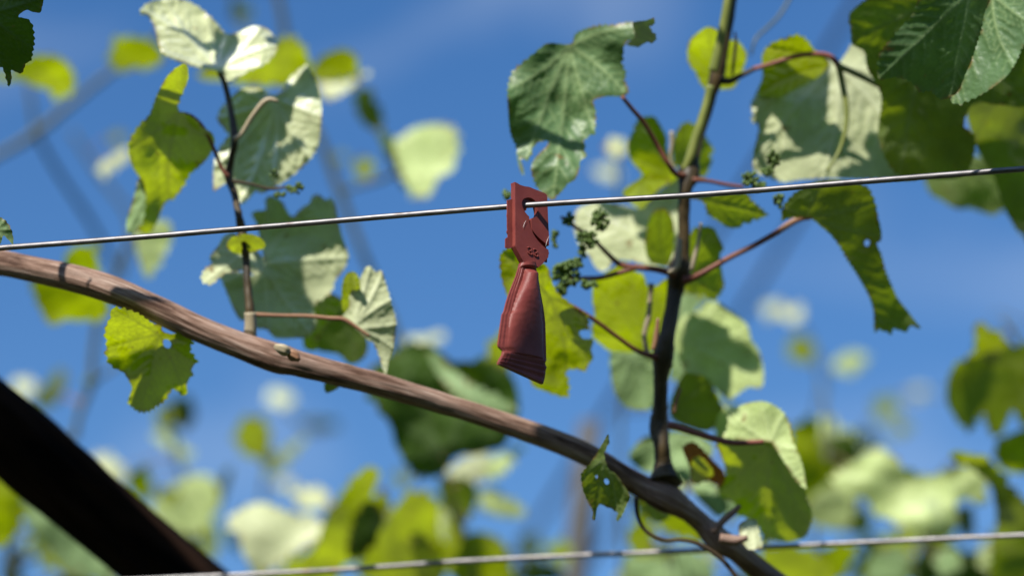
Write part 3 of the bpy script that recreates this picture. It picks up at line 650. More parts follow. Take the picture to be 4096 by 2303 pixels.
PT = wtube('petiole', '1895,174,6 1950,158,6 2000,142,6.5 2050,136,6.5 2085,142,7 2105,160,8 2112,185,6', 1.44, M['red_stem'], SR)
wtube('petiole', '1740,452,8 1780,455,5 1820,463,5 1870,470,4', 1.43, M['maroon_stem'], SR)
wtube('petiole', '1722,705,12 1760,690,8 1830,650,7 1900,615,7 1960,580,7', [1.425, 1.42, 1.42, 1.42, 1.42], M['maroon_stem'], SR)
wtube('petiole', '1958,581,7 1990,560,8 2015,549,8 2040,548,5', 1.42, M['tan_stem'], SR)
wtube('flower_stalk', '1700,690,10 1650,677,8 1600,672,7 1560,665,7 1530,640,6 1500,610,5 1460,580,5 1410,545,4', 1.42, M['maroon_stem'], SR)
wtube('flower_stalk', '1600,672,7 1560,685,6 1510,698,6 1470,700,6 1430,700,4', 1.42, M['maroon_stem'], SR)
wtube('petiole', '1660,900,14 1640,895,8 1600,880,6 1550,845,5.5 1500,808,5.5 1440,770,5 1395,750,4.5', [1.42, 1.415, 1.415, 1.41, 1.405, 1.40, 1.40], M['maroon_stem'], SR)
wtube('petiole', '1680,1068,10 1700,1072,9 1750,1088,8 1800,1103,8 1850,1113,7 1920,1110,6', 1.40, M['red_stem'], SR)
wtube('petiole', '1638,712,7 1634,760,6 1630,800,7 1620,845,6 1628,890,6', 1.43, M['beige_stem'], SR, lump=.2)
wtube('petiole', '1762,560,4 1757,600,4 1748,640,6 1738,680,6', 1.42, M['beige_stem'], SR)
wtube('petiole', '1712,975,3 1700,1010,5 1695,1040,5', 1.42, M['tan_stem'], SR)
wtube('petiole', '1688,330,5 1690,360,6 1686,400,4 1700,440,5', 1.46, M['beige_stem'], SR)
wtube('twig', '1990,-10,4 1960,40,4 1925,75,4 1900,100,3.5 1888,140,2.5', [1.55, 1.54, 1.53, 1.52, 1.52], M['grey_stem'], SR)
wtube('bud_scale', '1848,80,2 1850,110,4 1846,150,4 1842,190,3', 1.44, M['dark_stem'], SR)
for (x, y, rx, ry, n, sd) in ((1945, 400, 24, 30, 30, 11), (1930, 430, 20, 16, 14, 21), (1885, 448, 36, 26, 30, 12), (1958, 505, 20, 28, 16, 13), (1910, 470, 30, 22, 16, 14), (1508, 553, 34, 42, 44, 15), (1478, 600, 40, 36, 40, 16), (1430, 550, 22, 26, 16, 26), (1465, 632, 16, 22, 14, 36), (1425, 690, 58, 48, 70, 17), (1408, 725, 30, 30, 30, 18), (1480, 715, 34, 18, 22, 19), (1440, 660, 44, 22, 26, 20), (1275, 490, 14, 20, 12, 27), (1395, 600, 12, 40, 20, 28)):
    blob_cluster(SR, x * S_, y * S_, 1.40, rx, ry, int(n * 1.25), 8, sd)
leaf(SR, 'D 1650,322 1700,310 1720,250 1790,210 1900,182 2000,180 2140,160 2155,230 2150,280 2090,310 2070,370 2070,430 2060,460 2090,530 2080,580 2110,650 2095,685 2050,700 1950,700 1870,720 1852,740 1870,800 1870,900 1860,970 1800,1000 1790,1060 1800,1140 1760,1160 1750,1230 1720,1300 1670,1330 1640,1370 1590,1420 1555,1450 1480,1400 1430,1330 1400,1230 1420,1160 1460,1110 1520,1050 1510,1020 1430,1050 1400,1130 1370,1160 1310,1140 1290,1060 1250,960 1235,800 1230,650 1260,530 1330,460 1430,380 1520,315', 1.405, (.1, -.05), 'grey', 'top', 'D 1680,335', 'D 1250,640 1370,1150 1560,1430 1860,960 2080,670 2140,200', teeth=10, wav=.6, bend=-.25, ridge=1.3, label='large grey-green lobed leaf hanging above the dispenser, veins showing',
     extra=[dict(spec='D 2140,165 2230,150 2292,132 2292,180 2262,192 2280,230 2310,260 2290,310 2230,310 2180,342 2090,322 2150,275 2150,230', d=1.40, tilt=(-.2, -.75), kind='mature', side='under', teeth=6)])
leaf(SR, 'D 1300,1120 1340,1200 1350,1270 1320,1230', 1.42, (0, 0), 'grey', 'under', teeth=0, wav=.1)
leaf(SR, 'G 95,400 110,300 170,240 250,195 330,230 370,300 450,290 500,340 530,400 510,480 480,560 430,640 350,650 250,650 200,620 150,520 110,470', 1.475, (.2, -1.1), 'young', 'under', 'G 300,560', teeth=6, label='small yellow leaf behind the upper node of the right shoot')
L13 = leaf(SR, 'G 640,400 700,320 820,275 900,258 970,300 1010,360 1090,410 1180,460 1250,380 1290,320 1380,360 1500,560 1700,620 1750,700 1800,1100 1780,1290 1500,1300 1100,1290 930,1300 800,1320 720,1300 600,1250 565,1190 575,1090 600,1000 610,910 560,880 570,820 555,760 590,680 640,560', 1.465, (.05, .30), 'pale', 'under', 'G 1185,470', 'G 870,270 570,820 590,1190 1080,1290 1750,1250 1720,650', teeth=12, wav=.25, bend=.05, ridge=1.5, label='very large round leaf with pale downy underside and cast shadows, upper right',
     extra=[dict(spec='G 640,400 700,318 820,270 900,252 970,296 1012,356 1092,412 1120,480 1040,560 900,640 760,720 660,740 610,660 640,560', d=1.448, tilt=(0, -1.0), kind='young', teeth=10, at='G 1150,470')])  # overlaid panel coloured yellow to look lit from behind
T13 = TARGET[0]
wtube('leaf_midrib', '2108,160,8 2118,210,8 2128,265,7 2127,320,6 2110,380,5 2080,430,4', [1.44, 1.44, 1.438, 1.436, 1.434, 1.43], M['green_stem'], SR)
wtube('leaf_midrib', '2106,165,8 2150,185,8 2200,210,7 2260,245,5 2330,290,3', [1.44, 1.44, 1.44, 1.44, 1.44], M['green_stem'], SR)
leaf(SR, 'H 780,320 790,230 850,150 920,100 1050,40 1250,40 1390,80 1430,130 1460,210 1480,310 1500,400 1500,470 1470,500 1500,570 1530,680 1570,780 1620,890 1690,980 1750,1060 1790,1110 1740,1100 1710,1090 1690,1130 1640,1130 1600,1110 1570,1150 1520,1130 1490,1120 1450,1130 1445,1000 1420,900 1370,800 1310,700 1250,610 1200,520 1130,430 1060,370 1000,320 950,312 850,310', 1.42, (.1, -.52), 'mid', 'under', 'H 960,315', 'H 790,250 1100,50 1450,200 1490,450 1560,1140', holes=['H 1380,480 1400,468 1418,485 1405,515 1382,510'], teeth=8, wav=.4, label='long drooping dark green leaf hanging from a red stalk below the wire')
leaf(SR, 'H 110,170 200,150 500,130 560,178 620,230 680,290 630,310 610,330 580,320 550,350 500,350 480,380 410,385 370,370 330,340 280,310 240,280 220,210 180,182', 1.43, (0, -.62), 'mid', 'under', 'H 150,170', teeth=8, wav=.4)
leaf(SR, 'Y5 0,480 80,400 200,350 350,330 600,380 830,430 930,350 1060,200 1200,110 1350,60 1350,600 1300,900 1250,1150 1100,1150 900,1140 700,1080 500,1080 420,1180 320,1210 250,1150 200,1060 160,1000 60,900 -10,700', 1.50, (0, .45), 'pale', 'under', 'Y5 1250,1050', teeth=7, wav=.5, label='broad whitish leaf behind the flower buds, between dispenser and right shoot')
T20 = TARGET[0]
leaf(SR, 'Y5 600,230 680,130 780,70 900,0 1200,60 1050,200 930,350 860,430 790,420 700,350', 1.485, (0, -1.2), 'young', 'under', teeth=5)
leaf(SR, 'Y4 230,440 380,415 450,450 520,560 600,720 610,900 700,1080 790,1300 650,1400 400,1440 300,1340 200,1200 80,1050 40,850 60,750 120,620 150,520', 1.50, (0, -.85), 'young', 'under', 'Y4 650,1250', teeth=8, wav=.5)
leaf(SR, 'Y4 700,1100 690,850 740,650 810,550 880,500 950,510 1050,560 1150,670 1190,750 1260,850 1290,930 1230,990 1270,1050 1230,1150 1180,1270 1100,1300 900,1250 800,1180', 1.51, (0, -.7), 'mid', 'under', 'Y4 900,1230', teeth=8, wav=.5)
leaf(SR, 'Y5 1000,450 1060,425 1130,420 1200,500 1240,600 1250,750 1240,950 1200,1080 1150,1150 1030,1130 950,1100 900,1000 880,850 900,700 930,560', 1.465, (0, -.75), 'mid', 'under', 'Y5 1150,1120', teeth=0, wav=.3, label='oval olive-green leaf left of the right shoot, under the wire')
leaf(SR, 'H 130,400 200,370 280,380 310,420 360,530 335,570 340,640 355,740 365,800 330,870 280,905 220,860 100,850 90,700 100,500', 1.46, (-.1, -.70), 'mid', 'under', 'H 120,720', teeth=8)
leaf(SR, 'Y6 900,330 960,260 1080,180 1200,110 1300,200 1380,230 1410,300 1430,350 1500,345 1640,290 1660,700 1620,900 1500,980 1400,970 1250,990 1150,980 1050,970 950,890 900,850 880,750 910,620 890,480', 1.475, (.3, -1.0), 'young', 'under', 'Y6 1420,970', 'Y6 920,330 1250,190 1420,350 1640,300 900,800', teeth=5, wav=.5, label='wide yellow-green leaf lit from behind, left of the right shoot')
leaf(SR, 'Y6 -5,80 20,20 100,-30 200,0 300,100 450,150 500,300 550,400 640,480 740,560 850,640 860,760 900,880 880,960 900,1040 860,1100 820,1170 740,1150 640,1170 660,1240 670,1320 650,1420 540,1400 430,1360 330,1320 290,1240 250,900 150,500 80,460 20,300 0,180', 1.405, (-.1, -1.0), 'young', 'under', 'Y6 480,460', 'Y6 30,20 300,1240 650,1400 880,1080 830,640', holes=['Y6 590,425 640,412 690,430 680,458 610,462', 'Y6 765,790 830,768 895,800 885,850 800,850'], teeth=10, wav=.8, label='long yellow-green leaf hanging behind the dispenser')
leaf(SR, 'W 1535,880 1570,870 1640,890 1650,1010 1610,1032 1565,1015 1540,970', 1.55, (0, .0), 'grey', 'under', teeth=5)
leaf(SR, 'Y7 560,400 700,350 800,270 900,260 1000,330 1100,400 1190,500 1220,620 1290,720 1330,850 1340,1000 1310,1090 1200,1080 1130,1120 1050,1180 1000,1190 900,1120 700,980 560,900 480,600', 1.54, (.1, .35), 'soft', 'under', 'Y7 560,640', teeth=5, label='large two-toned leaf right of the right shoot, shaded across its middle')
T26 = TARGET[0]
leaf(SR, 'Y7 560,960 650,950 780,980 850,1080 900,1200 950,1290 | Y8 900,150 860,260 780,300 650,270 520,220 440,160 440,0', 1.50, (0, -.62), 'mid', 'under', 'Y8 470,100', teeth=6)
leaf(SR, 'Y7 540,180 640,170 720,200 690,330 650,480 600,500 600,900 560,1100 470,1000 430,1000 450,700 500,400', 1.60, (0, .1), 'grey', 'under', teeth=4)
OFF28 = lambda X, Y, kx: np.where(Y < 1766 + np.maximum(0, X - 3080) * 1.15, (1766 + np.maximum(0, X - 3080) * 1.15 - Y) * kx * .45, (Y - 1766 - np.maximum(0, X - 3080) * 1.15) * kx * 1.15)
leaf(SR, 'Y8 1000,130 1130,50 1250,20 1350,20 1450,60 1540,140 1590,240 1620,400 1680,540 1720,680 1740,850 1760,950 1800,1050 1810,1130 1780,1230 1740,1320 1650,1350 1500,1360 1400,1340 1350,1370 1300,1250 1200,1150 1080,1100 1060,1000 1000,960 920,920 900,850 950,780 970,700 950,600 900,480 880,420 950,350 1000,250', 1.43, (0, 0), 'young', 'under', 'Y8 1400,400', 'Y8 1120,60 1560,200 1760,900 1780,1220 1380,1350 930,860 930,420', teeth=9, wav=.6, ridge=1.8, label='big leaf at lower right, pale folded top over a yellow-green lower half',
     off=OFF28, extra=[dict(spec='Y8 1000,120 1130,42 1250,12 1350,12 1450,52 1545,132 1596,236 1626,400 1686,540 1726,680 1746,850 1640,760 1540,600 1440,440 1400,400 1200,390 1000,370 900,400 950,340 990,240', d=1.4285, tilt=(0, .35), kind='soft', teeth=8, wav=.6)])  # paler overlay: its colour stands in for sunlight on the upper half
T28 = TARGET[0]
leaf(SR, 'Y8 1100,1200 1180,1150 1260,1150 1290,1230 1310,1330 1330,1410 1230,1445 1150,1400 1105,1300', 1.40, (0, .6), 'pale', 'under', teeth=5)
leaf(SR, 'Y8 560,440 650,400 740,460 850,580 950,680 965,760 930,830 880,800 780,775 700,810 650,780 620,640 565,500', 1.44, (.2, -.6), 'brown', 'under', teeth=6, wav=1.2, label='small curled brown and yellow dying leaf',
     extra=[dict(spec='Y8 640,600 700,540 760,560 830,640 850,720 780,760 700,800 655,760', d=1.432, tilt=(0, -1.1), kind='young', teeth=3)])
leaf(SR, 'Y8 640,830 800,800 900,860 980,950 1000,1050 900,1130 800,1050 700,950', 1.60, (0, .2), 'grey', 'under', teeth=5)
leaf(SR, 'Y8 40,560 100,430 220,340 420,300 700,330 850,450 800,600 600,800 450,700 200,690', 1.58, (.1, .15), 'grey', 'under', teeth=6, wav=.8)
leaf(CN, 'F 1950,428 1962,480 1925,560 1930,600 1942,640 1960,680 2010,710 2060,780 2110,870 2090,930 2060,1000 2030,1045 2005,1040 2020,1000 1990,970 1920,940 1890,930 1870,980 1862,1042 1840,1030 1845,980 1800,900 1768,820 1755,720 1780,680 1830,620 1870,560 1920,480', 1.355, (.2, -.25), 'mid', 'under', 'F 1935,600', 'F 1950,435 1770,760 1855,1035 2025,1040 2100,870', holes=['F 1860,725 1875,718 1882,735 1868,745', 'F 1925,750 1945,745 1960,770 1945,788 1928,775'], teeth=4, wav=1.0, label='ragged olive leaf with two small holes hanging in front of the cane')
leaf(CN, 'Y8 140,960 300,1010 430,1090 400,1150 300,1172 230,1120', 1.50, (0, -.4), 'mid', 'under', teeth=5)
# unseen leaves added above the frame, shaped to cast the shadows below
CASTER_SHOOT = wtube('shoot', '-1600,-700,12 -200,-460,12 400,-480,12 1100,-520,12 1900,-500,12 2700,-420,12', 1.33, M['olive_stem'], V1, seg=10, step=120)  # added stem that only carries the shadow-casting leaves
shadow_caster(CASTER_SHOOT, 'A 1185,165 1400,190 1560,230 1625,255 1550,292 1480,300 1350,240', T1, .16)
shadow_caster(CASTER_SHOOT, 'A 1710,650 1860,640 1880,760 1860,900 1830,1000 1830,1100 1850,1250 1800,1340 1680,1290 1680,1000 1740,960', T3, .20)
shadow_caster(CASTER_SHOOT, 'A 2060,690 2150,520 2230,440 2340,600 2340,690', T3, .17)
shadow_caster(CASTER_SHOOT, 'B 1800,310 2100,330 2300,300 2400,330 2440,430 2290,440 2220,560 2200,640 2200,800 2270,900 2260,960 2240,1200 1560,1200 1560,740 1640,705 1740,690 1830,720 1930,660 1960,560', T6, .30)
shadow_caster(CASTER_SHOOT, 'Y3 860,300 690,420 580,520 430,660 270,820 90,950 -90,1080 -90,1500 760,1700 1200,1500 1180,500', lambda X, Y: DD + GX * (X - DX) * PX + GY * (DY - Y) * PX - .002, .30)
shadow_caster(CASTER_SHOOT, 'G 540,560 900,440 1110,430 1120,560 1110,700 1100,850 1020,900 960,970 870,960 840,900 750,890 720,850 640,840 560,790 480,700', T13, .16)
shadow_caster(CASTER_SHOOT, 'G 1370,380 1500,620 1500,920 1420,900 1350,990 1390,1100 1210,1180 1230,1290 1900,1340 1950,500 1500,330', T13, .22)
shadow_caster(CASTER_SHOOT, 'Y7 540,520 800,545 1000,565 1200,620 1300,750 1280,880 1150,905 1000,840 880,850 900,950 1010,1200 700,1000 540,900', T26, .34)
shadow_caster(CASTER_SHOOT, 'W 1380,1000 1500,1050 1600,1120 1700,1190 1800,1245 1960,1380 1990,1620 1700,1560 1450,1330 1370,1180', lambda X, Y: 1.393 + np.clip(X - 2386, 0, 500) * 7e-5, .42)
shadow_caster(CASTER_SHOOT, 'Y8 1080,720 1230,700 1330,800 1350,1000 1270,1300 1080,1200 930,900', T28, .36)
shadow_caster(CASTER_SHOOT, 'Y5 300,300 830,400 850,440 600,540 430,530', T20, .22)
shadow_caster(CASTER_SHOOT, 'W 1640,640 1735,640 1725,1000 1692,1050 1690,1200 1680,1260 1590,1220 1620,960', 1.42, .33)
shadow_caster(CASTER_SHOOT, 'C -500,-400 100,-160 700,380 1300,900 1800,1420 1500,1700 700,1500 -300,700', 1.525, .45)

# ------------------------------------------------------------------ neighbouring vines that overhang the corners
V2 = thing('grapevine', P(3700, -200, 1.35), 'overhanging vine with big dark green leaves crowding the top right corner', 'grapevine', 'vines around the frame')
S2 = wtube('shoot', '1500,-900,12 1800,-400,11 2200,-130,11 2500,-90,11 2700,100,11 2760,500,11', 1.36, M['olive_stem'], V2, seg=12, step=60)
leaf(S2, 'G 1265,120 1310,60 1380,10 1500,-40 2000,-60 2600,-40 2600,700 2350,760 2180,740 2100,900 2180,1000 2150,1200 2050,1290 1800,1290 1600,1250 1480,1000 1500,700 1400,500 1380,380 1290,320 1280,220', 1.42, (-.1, -.42), 'mid', 'under', 'G 2000,0', teeth=9, wav=.5, label='huge dark leaf behind the silvery one in the top right')
T14 = TARGET[0]
leaf(S2, 'G 1500,370 1600,250 1720,110 1830,-30 2290,-30 2280,20 2240,120 2225,220 2150,450 2110,540 2060,660 1995,705 1930,720 1850,660 1780,670 1720,600 1600,560 1490,580 1470,480', 1.235, (.5, -.28), 'grey', 'top', 'G 2150,-60', teeth=10, wav=.4, bend=0, label='dark bluish-green half of a folded leaf, top right',
     extra=[dict(spec='G 2290,-30 2620,-30 2640,240 2534,330 2500,400 2460,480 2400,560 2300,640 2200,700 2100,745 2055,760 1992,715 2060,660 2110,540 2150,450 2225,220 2240,120 2280,20', d=1.235, tilt=(-.75, .25), kind='grey', side='top', teeth=9, at='G 2300,-40')])
T15 = TARGET[0]
leaf(S2, 'G 2110,740 2230,690 2400,560 2640,200 2680,1500 | H 2640,700 2534,450 2480,400 2440,330 2390,240 2330,60 | G 2300,1250 2180,1050', 1.50, (-.5, -.75), 'mid', 'under', 'G 2600,400', teeth=8, label='dark leaf with yellow-lit edge at the right border')
leaf(S2, 'G 1720,1080 1850,1150 2150,1120 2350,1200 2480,1400 | H 2534,300 2534,440 2470,370 2430,300 2380,255 2330,290 2290,290 2230,270 2170,250 2120,240 2080,250 2010,230 1930,180 1870,150 1830,90 1800,0 | G 1760,1180', 1.66, (0, -.12), 'mid', 'under', 'G 2000,1100', teeth=8)
shadow_caster(S2, 'G 1420,300 1800,-200 2310,-200 2240,120 2225,220 2110,540 1995,720 1700,760 1400,650', T15, .14)  # this and the next: unseen leaves added to darken the big ones
shadow_caster(S2, 'G 1280,-60 2640,-60 2640,700 2200,760 2180,1300 1600,1300 1300,600', T14, .34)
V3 = thing('grapevine', P(-80, 100, 1.30), 'small part of a vine poking in at the top left corner, dark ragged sharp leaf', 'grapevine', 'vines around the frame')
S3 = wtube('shoot', '-500,-1200,11 -200,-420,10 -100,100,9 -80,400,8 -70,640,7', 1.31, M['olive_stem'], V3, seg=10, step=40)
leaf(S3, 'A -120,-80 280,-40 305,50 290,92 240,90 200,75 160,90 135,125 190,135 230,170 245,230 250,310 240,370 225,440 190,460 160,530 120,525 80,510 85,570 65,630 40,560 20,500 -60,450 -140,200', 1.30, (.1, -.28), 'mature', 'under', 'A -100,100', teeth=8, wav=.7, label='dark ragged leaf at the top left corner')
T10 = TARGET[0]
leaf(S3, 'B -60,330 0,308 50,340 88,410 96,500 60,470 25,440 0,500 -60,520', 1.31, (.3, .1), 'grey', 'top', 'B -50,400', teeth=4)
shadow_caster(S3, 'A -200,-200 330,-150 300,400 60,700 -200,600', T10, .13)  # unseen leaf added to keep the corner leaf dark
wtube('petiole', '-80,200,3 -50,60,3 -40,40,3', 1.305, M['maroon_stem'], S3)

# ------------------------------------------------------------------ blurred vines behind
U, TP = 'under', 'top'
def nearest_on(o_pts, q):
    best, bp = 1e9, None
    for a, b in zip(o_pts, o_pts[1:]):
        a2, b2 = np.array(a[:3]), np.array(b[:3]); t = np.clip(np.dot(np.array(q) - a2[:2], (b2 - a2)[:2]) / (np.dot((b2 - a2)[:2], (b2 - a2)[:2]) + 1e-6), 0, 1)
        c = a2 + (b2 - a2) * t; dd = math.hypot(c[0] - q[0], c[1] - q[1])
        if dd < best: best, bp = dd, c
    return bp
LOBES = [(0, -.16), (.13, .10), (.34, .16), (.62, .05), (.80, -.22), (.66, -.42), (.98, -.62), (.90, -.86), (.60, -.88), (.46, -1.00), (.30, -1.28), (.0, -1.52), (-.28, -1.26), (-.44, -.98), (-.62, -.90), (-.92, -.84), (-.96, -.58), (-.64, -.40), (-.82, -.20), (-.60, .07), (-.33, .17), (-.12, .10)]
def lobed(cx, cy, size, rot, sx, rg):
    out = []
    for x, y in LOBES:
        x, y = x * sx * size * rg.uniform(.93, 1.07), -(y + .62) * size * rg.uniform(.93, 1.07); out.append((cx + x * math.cos(rot) - y * math.sin(rot), cy + x * math.sin(rot) + y * math.cos(rot)))
    return out
def back_vine(label, shoots, leaves, buds=(), fill=()):
    leaves = list(leaves)
    for (x0, x1, y0, y1, n, d0, d1, smin, smax, sd) in fill:
        rg = random.Random(sd)
        for i in range(n):
            o = lobed(x0 + (x1 - x0) * (i + rg.uniform(.1, .9)) / n, rg.uniform(y0, y1), rg.uniform(smin, smax), rg.gauss(0, .7), rg.uniform(.55, 1.0), rg)
            q = rg.random(); kd, tl = ('young', (.1, -1.0)) if q < .42 else ('mid', (0, -.7)) if q < .66 else ('soft', (0, .2)) if q < .86 else ('mature', (0, -.3))
            leaves.append((' '.join('%.0f,%.0f' % p for p in o), rg.uniform(d0, d1), tl, kd, U))
    s = 1.5907; x0, y0 = shoots[0][0][0] * s, shoots[0][0][1] * s
    root = thing('grapevine', P(x0, y0, shoots[0][0][2]), label, 'grapevine', 'blurred grapevines in the background')
    far = lambda d: 1.29 + (d - 1.29) * 1.15
    SH = []
    for k, (pts) in enumerate(shoots):
        mt = M['grey_stem']; pts = ([(pts[0][0] + 30, pts[0][1] + 1700, pts[0][2], pts[0][3] * 1.2)] if pts[0][1] > 1250 else []) + list(pts); p = [(a * s, b * s, far(c), r * s) for a, b, c, r in pts]
        SH.append((tube('shoot', p, mt, root, seg=8, step=40, lump=.15, seed=k), p))
    for L_ in leaves:
        spec, d, tilt, kind, side = L_[:5]; d = far(d); kw = L_[5] if len(L_) > 5 else {}
        o = T('W ' + spec); c = np.mean(o, axis=0)
        cand = [(nearest_on(p, c), so) for so, p in SH]; q, so = min(cand, key=lambda t: math.hypot(t[0][0] - c[0], t[0][1] - c[1]))
        a = min(o, key=lambda t: math.hypot(t[0] - q[0], t[1] - q[1])); a = (a[0] * .8 + c[0] * .2, a[1] * .8 + c[1] * .2)
        leaf(so, o, d, tilt, kind, side, at=a, step=15, teeth=24, tsize=58, wav=.7, bend=.1, **kw)
        if kw.get('ridge') is None and math.hypot(a[0] - q[0], a[1] - q[1]) > 15:
            mid = ((a[0] + q[0]) / 2, (a[1] + q[1]) / 2 - 12, (d + q[2]) / 2, 3.0)
            tube('petiole', [(q[0], q[1], q[2], 4), mid, (a[0], a[1], d, 3)], M['tan_stem'], so, seg=6, step=60)
    for (x, y, d, rx, ry, n) in buds:
        blob_cluster(SH[0][0], x * s, y * s, far(d), rx, ry, n, 9, int(x), mat='berry')
    return root
Yl = (.1, -1.1)      # lit from behind
Pl = (.1, .45)       # lit on the side we see
Dk = (0, -.40)       # grazing
back_vine('blurred vine at upper left, dark cane slanting up to small yellow leaves', [
    [(-120, 440, 2.05, 10), (0, 388, 2.05, 10), (90, 335, 2.05, 12), (200, 245, 2.05, 9), (290, 175, 2.05, 8), (380, 110, 2.05, 7), (430, 40, 2.05, 5)],
    [(88, 335, 2.05, 6), (80, 270, 2.05, 6), (70, 200, 2.05, 6)], [(95, 345, 2.06, 7), (150, 440, 2.1, 7), (220, 545, 2.15, 7), (300, 690, 2.2, 6)],
    [(180, 330, 2.3, 5), (250, 440, 2.3, 6), (330, 560, 2.3, 6), (300, 700, 2.3, 6)]],
    [('-20,175 30,185 60,145 130,138 170,158 190,200 180,235 140,250 110,225 60,205 0,205', 1.78, Yl, 'young', U),
     ('272,150 285,100 330,92 375,100 415,138 390,170 330,178 290,175', 1.85, (0, -.9), 'young', U),
     ('243,420 290,385 322,372 326,398 285,428 255,446', 1.9, Pl, 'pale', U),
     ('275,345 305,330 315,350 290,365', 2.3, Yl, 'young', U)])
back_vine('blurred vine at upper middle-left, yellow leaves and a pale heart-shaped leaf by a dark stem', [
    [(690, -40, 2.0, 9), (705, 20, 2.0, 9), (720, 100, 2.0, 9), (745, 230, 2.0, 9), (805, 350, 2.0, 10), (850, 470, 2.0, 10), (895, 590, 2.0, 9), (935, 690, 2.0, 9), (1000, 850, 2.0, 9), (1020, 1000, 2.0, 9)],
    [(900, 230, 1.9, 8), (930, 290, 1.9, 8), (965, 350, 1.88, 9), (1000, 430, 1.86, 7), (860, 480, 1.98, 5)], [(590, -40, 2.2, 5), (585, 20, 2.2, 5), (600, 60, 2.2, 4), (720, 140, 2.1, 4)]],
    [('690,105 735,90 770,125 778,180 720,215 640,218 560,205 505,200 500,178 560,160 640,150', 1.72, Yl, 'young', U),
     ('780,190 800,150 860,122 898,150 902,190 850,207 800,205', 1.76, Yl, 'young', U),
     ('803,207 860,208 925,182 890,218 830,252 808,238', 1.78, Pl, 'pale', U),
     ('890,235 920,222 950,258 965,312 935,325 900,292', 1.88, (0, -.45), 'mid', TP),
     ('985,370 1015,338 1062,316 1118,312 1150,332 1152,388 1138,425 1105,448 1085,485 1058,500 1030,488 1010,445 995,405', 1.84, (0, .35), 'soft', U),
     ('950,335 985,345 1000,420 1028,480 1005,455 975,400', 1.83, Dk, 'mid', TP),
     ('895,402 918,395 945,418 920,450 895,442', 2.1, Yl, 'young', U), ('575,15 600,5 632,25 625,50 590,50', 2.3, (0, -.6), 'young', U),
     ('840,390 865,385 870,405 845,408', 2.4, Yl, 'young', U)], buds=((600, 30, 2.2, 40, 26, 14), (858, 490, 2.0, 18, 18, 8)))
back_vine('blurred vine at the left edge, big yellow-green leaf hidden by the cane', [
    [(170, 1300, 1.95, 8), (190, 1090, 1.95, 8), (208, 1020, 1.95, 8), (228, 965, 1.95, 10), (235, 880, 1.95, 8), (250, 790, 1.95, 8), (290, 690, 1.95, 7), (335, 570, 1.95, 6)],
    [(228, 965, 1.95, 6), (290, 920, 1.97, 5), (380, 860, 2.0, 5)]],
    [('165,640 205,620 245,612 245,650 265,720 275,790 230,812 180,802 130,818 92,762 74,700 95,688 150,700', 1.72, (.1, -.85), 'young', U),
     ('340,600 345,560 420,556 433,595 415,640 385,690 355,680', 1.75, (0, .1), 'soft', U),
     ('85,1000 120,960 150,925 168,950 145,1005 110,1030', 2.15, (0, -.2), 'mid', U), ('30,960 70,950 90,975 50,1000', 2.3, Pl, 'pale', U),
     ('225,1155 270,1140 320,1190 290,1225 240,1200', 2.2, Pl, 'pale', U)], buds=((228, 960, 1.93, 20, 14, 8),))
back_vine('blurred vine in the bottom left corner, long pale leaf under the dark trunk', [
    [(60, 1700, 1.9, 8), (40, 1500, 1.9, 8), (20, 1380, 1.9, 7), (30, 1250, 1.9, 7)]],
    [('-40,1180 20,1210 52,1250 62,1295 35,1350 0,1375 -40,1350', 1.72, (.1, -.9), 'young', U, dict(label='orange-yellow leaf in the bottom left corner')),
     ('50,1235 110,1265 160,1310 220,1362 278,1415 262,1460 180,1445 130,1392 90,1340 60,1300', 1.78, (0, .0), 'grey', U),
     ('60,1370 100,1330 120,1350 80,1390', 2.2, Pl, 'grey', U), ('130,1480 180,1440 260,1470 330,1460 350,1520 150,1540', 1.8, Dk, 'mature', U), ('20,1420 50,1440 60,1480 10,1480', 1.9, Dk, 'mature', U)], fill=((0, 340, 1340, 1500, 6, 2.0, 2.4, 40, 56, 38),))
back_vine('faint blurred vine low on the left, small whitish and yellow leaves on thin stems', [
    [(430, 1600, 2.3, 6), (450, 1380, 2.3, 6), (470, 1230, 2.3, 5), (440, 1140, 2.3, 5), (420, 1060, 2.3, 4)], [(640, 1600, 2.3, 6), (650, 1400, 2.3, 6), (660, 1250, 2.3, 5), (670, 1150, 2.3, 5), (640, 1060, 2.3, 4)],
    [(700, 1010, 2.6, 3), (760, 1060, 2.6, 3), (840, 1080, 2.6, 3)]],
    [('388,1045 420,1018 442,1060 412,1082', 2.2, Yl, 'young', U), ('425,1010 470,995 492,1040 462,1082 432,1065', 2.25, Dk, 'mature', TP),
     ('380,1092 425,1080 455,1110 485,1150 460,1155 420,1125', 2.2, (0, .2), 'soft', U), ('588,1090 630,1043 670,1058 682,1110 662,1152 610,1140', 2.1, Yl, 'young', U),
     ('662,1182 700,1140 742,1108 772,1098 735,1150 690,1192', 2.15, (0, .1), 'soft', U), ('655,1130 690,1140 685,1170 660,1165', 2.12, Dk, 'mid', U),
     ('380,1275 430,1222 500,1190 552,1222 545,1292 500,1342 440,1335', 2.1, (0, .15), 'soft', U), ('545,1240 560,1195 582,1168 572,1230 552,1272', 2.1, Dk, 'mid', U),
     ('318,1205 345,1180 372,1168 372,1240 342,1252', 2.0, (0, -.6), 'young', U), ('420,1310 480,1320 520,1330 480,1370 430,1350', 2.12, Dk, 'mature', U), ('400,1240 440,1225 450,1250 415,1265', 2.05, Yl, 'young', U),
     ('668,990 700,978 742,1000 715,1025 685,1015', 2.5, Pl, 'pale', U), ('690,1215 730,1200 745,1225 720,1235', 2.4, Pl, 'pale', U), ('750,1060 830,1055 850,1075 780,1085', 2.8, Dk, 'grey', U)], fill=((230, 560, 1180, 1420, 9, 2.2, 2.7, 28, 46, 37),))
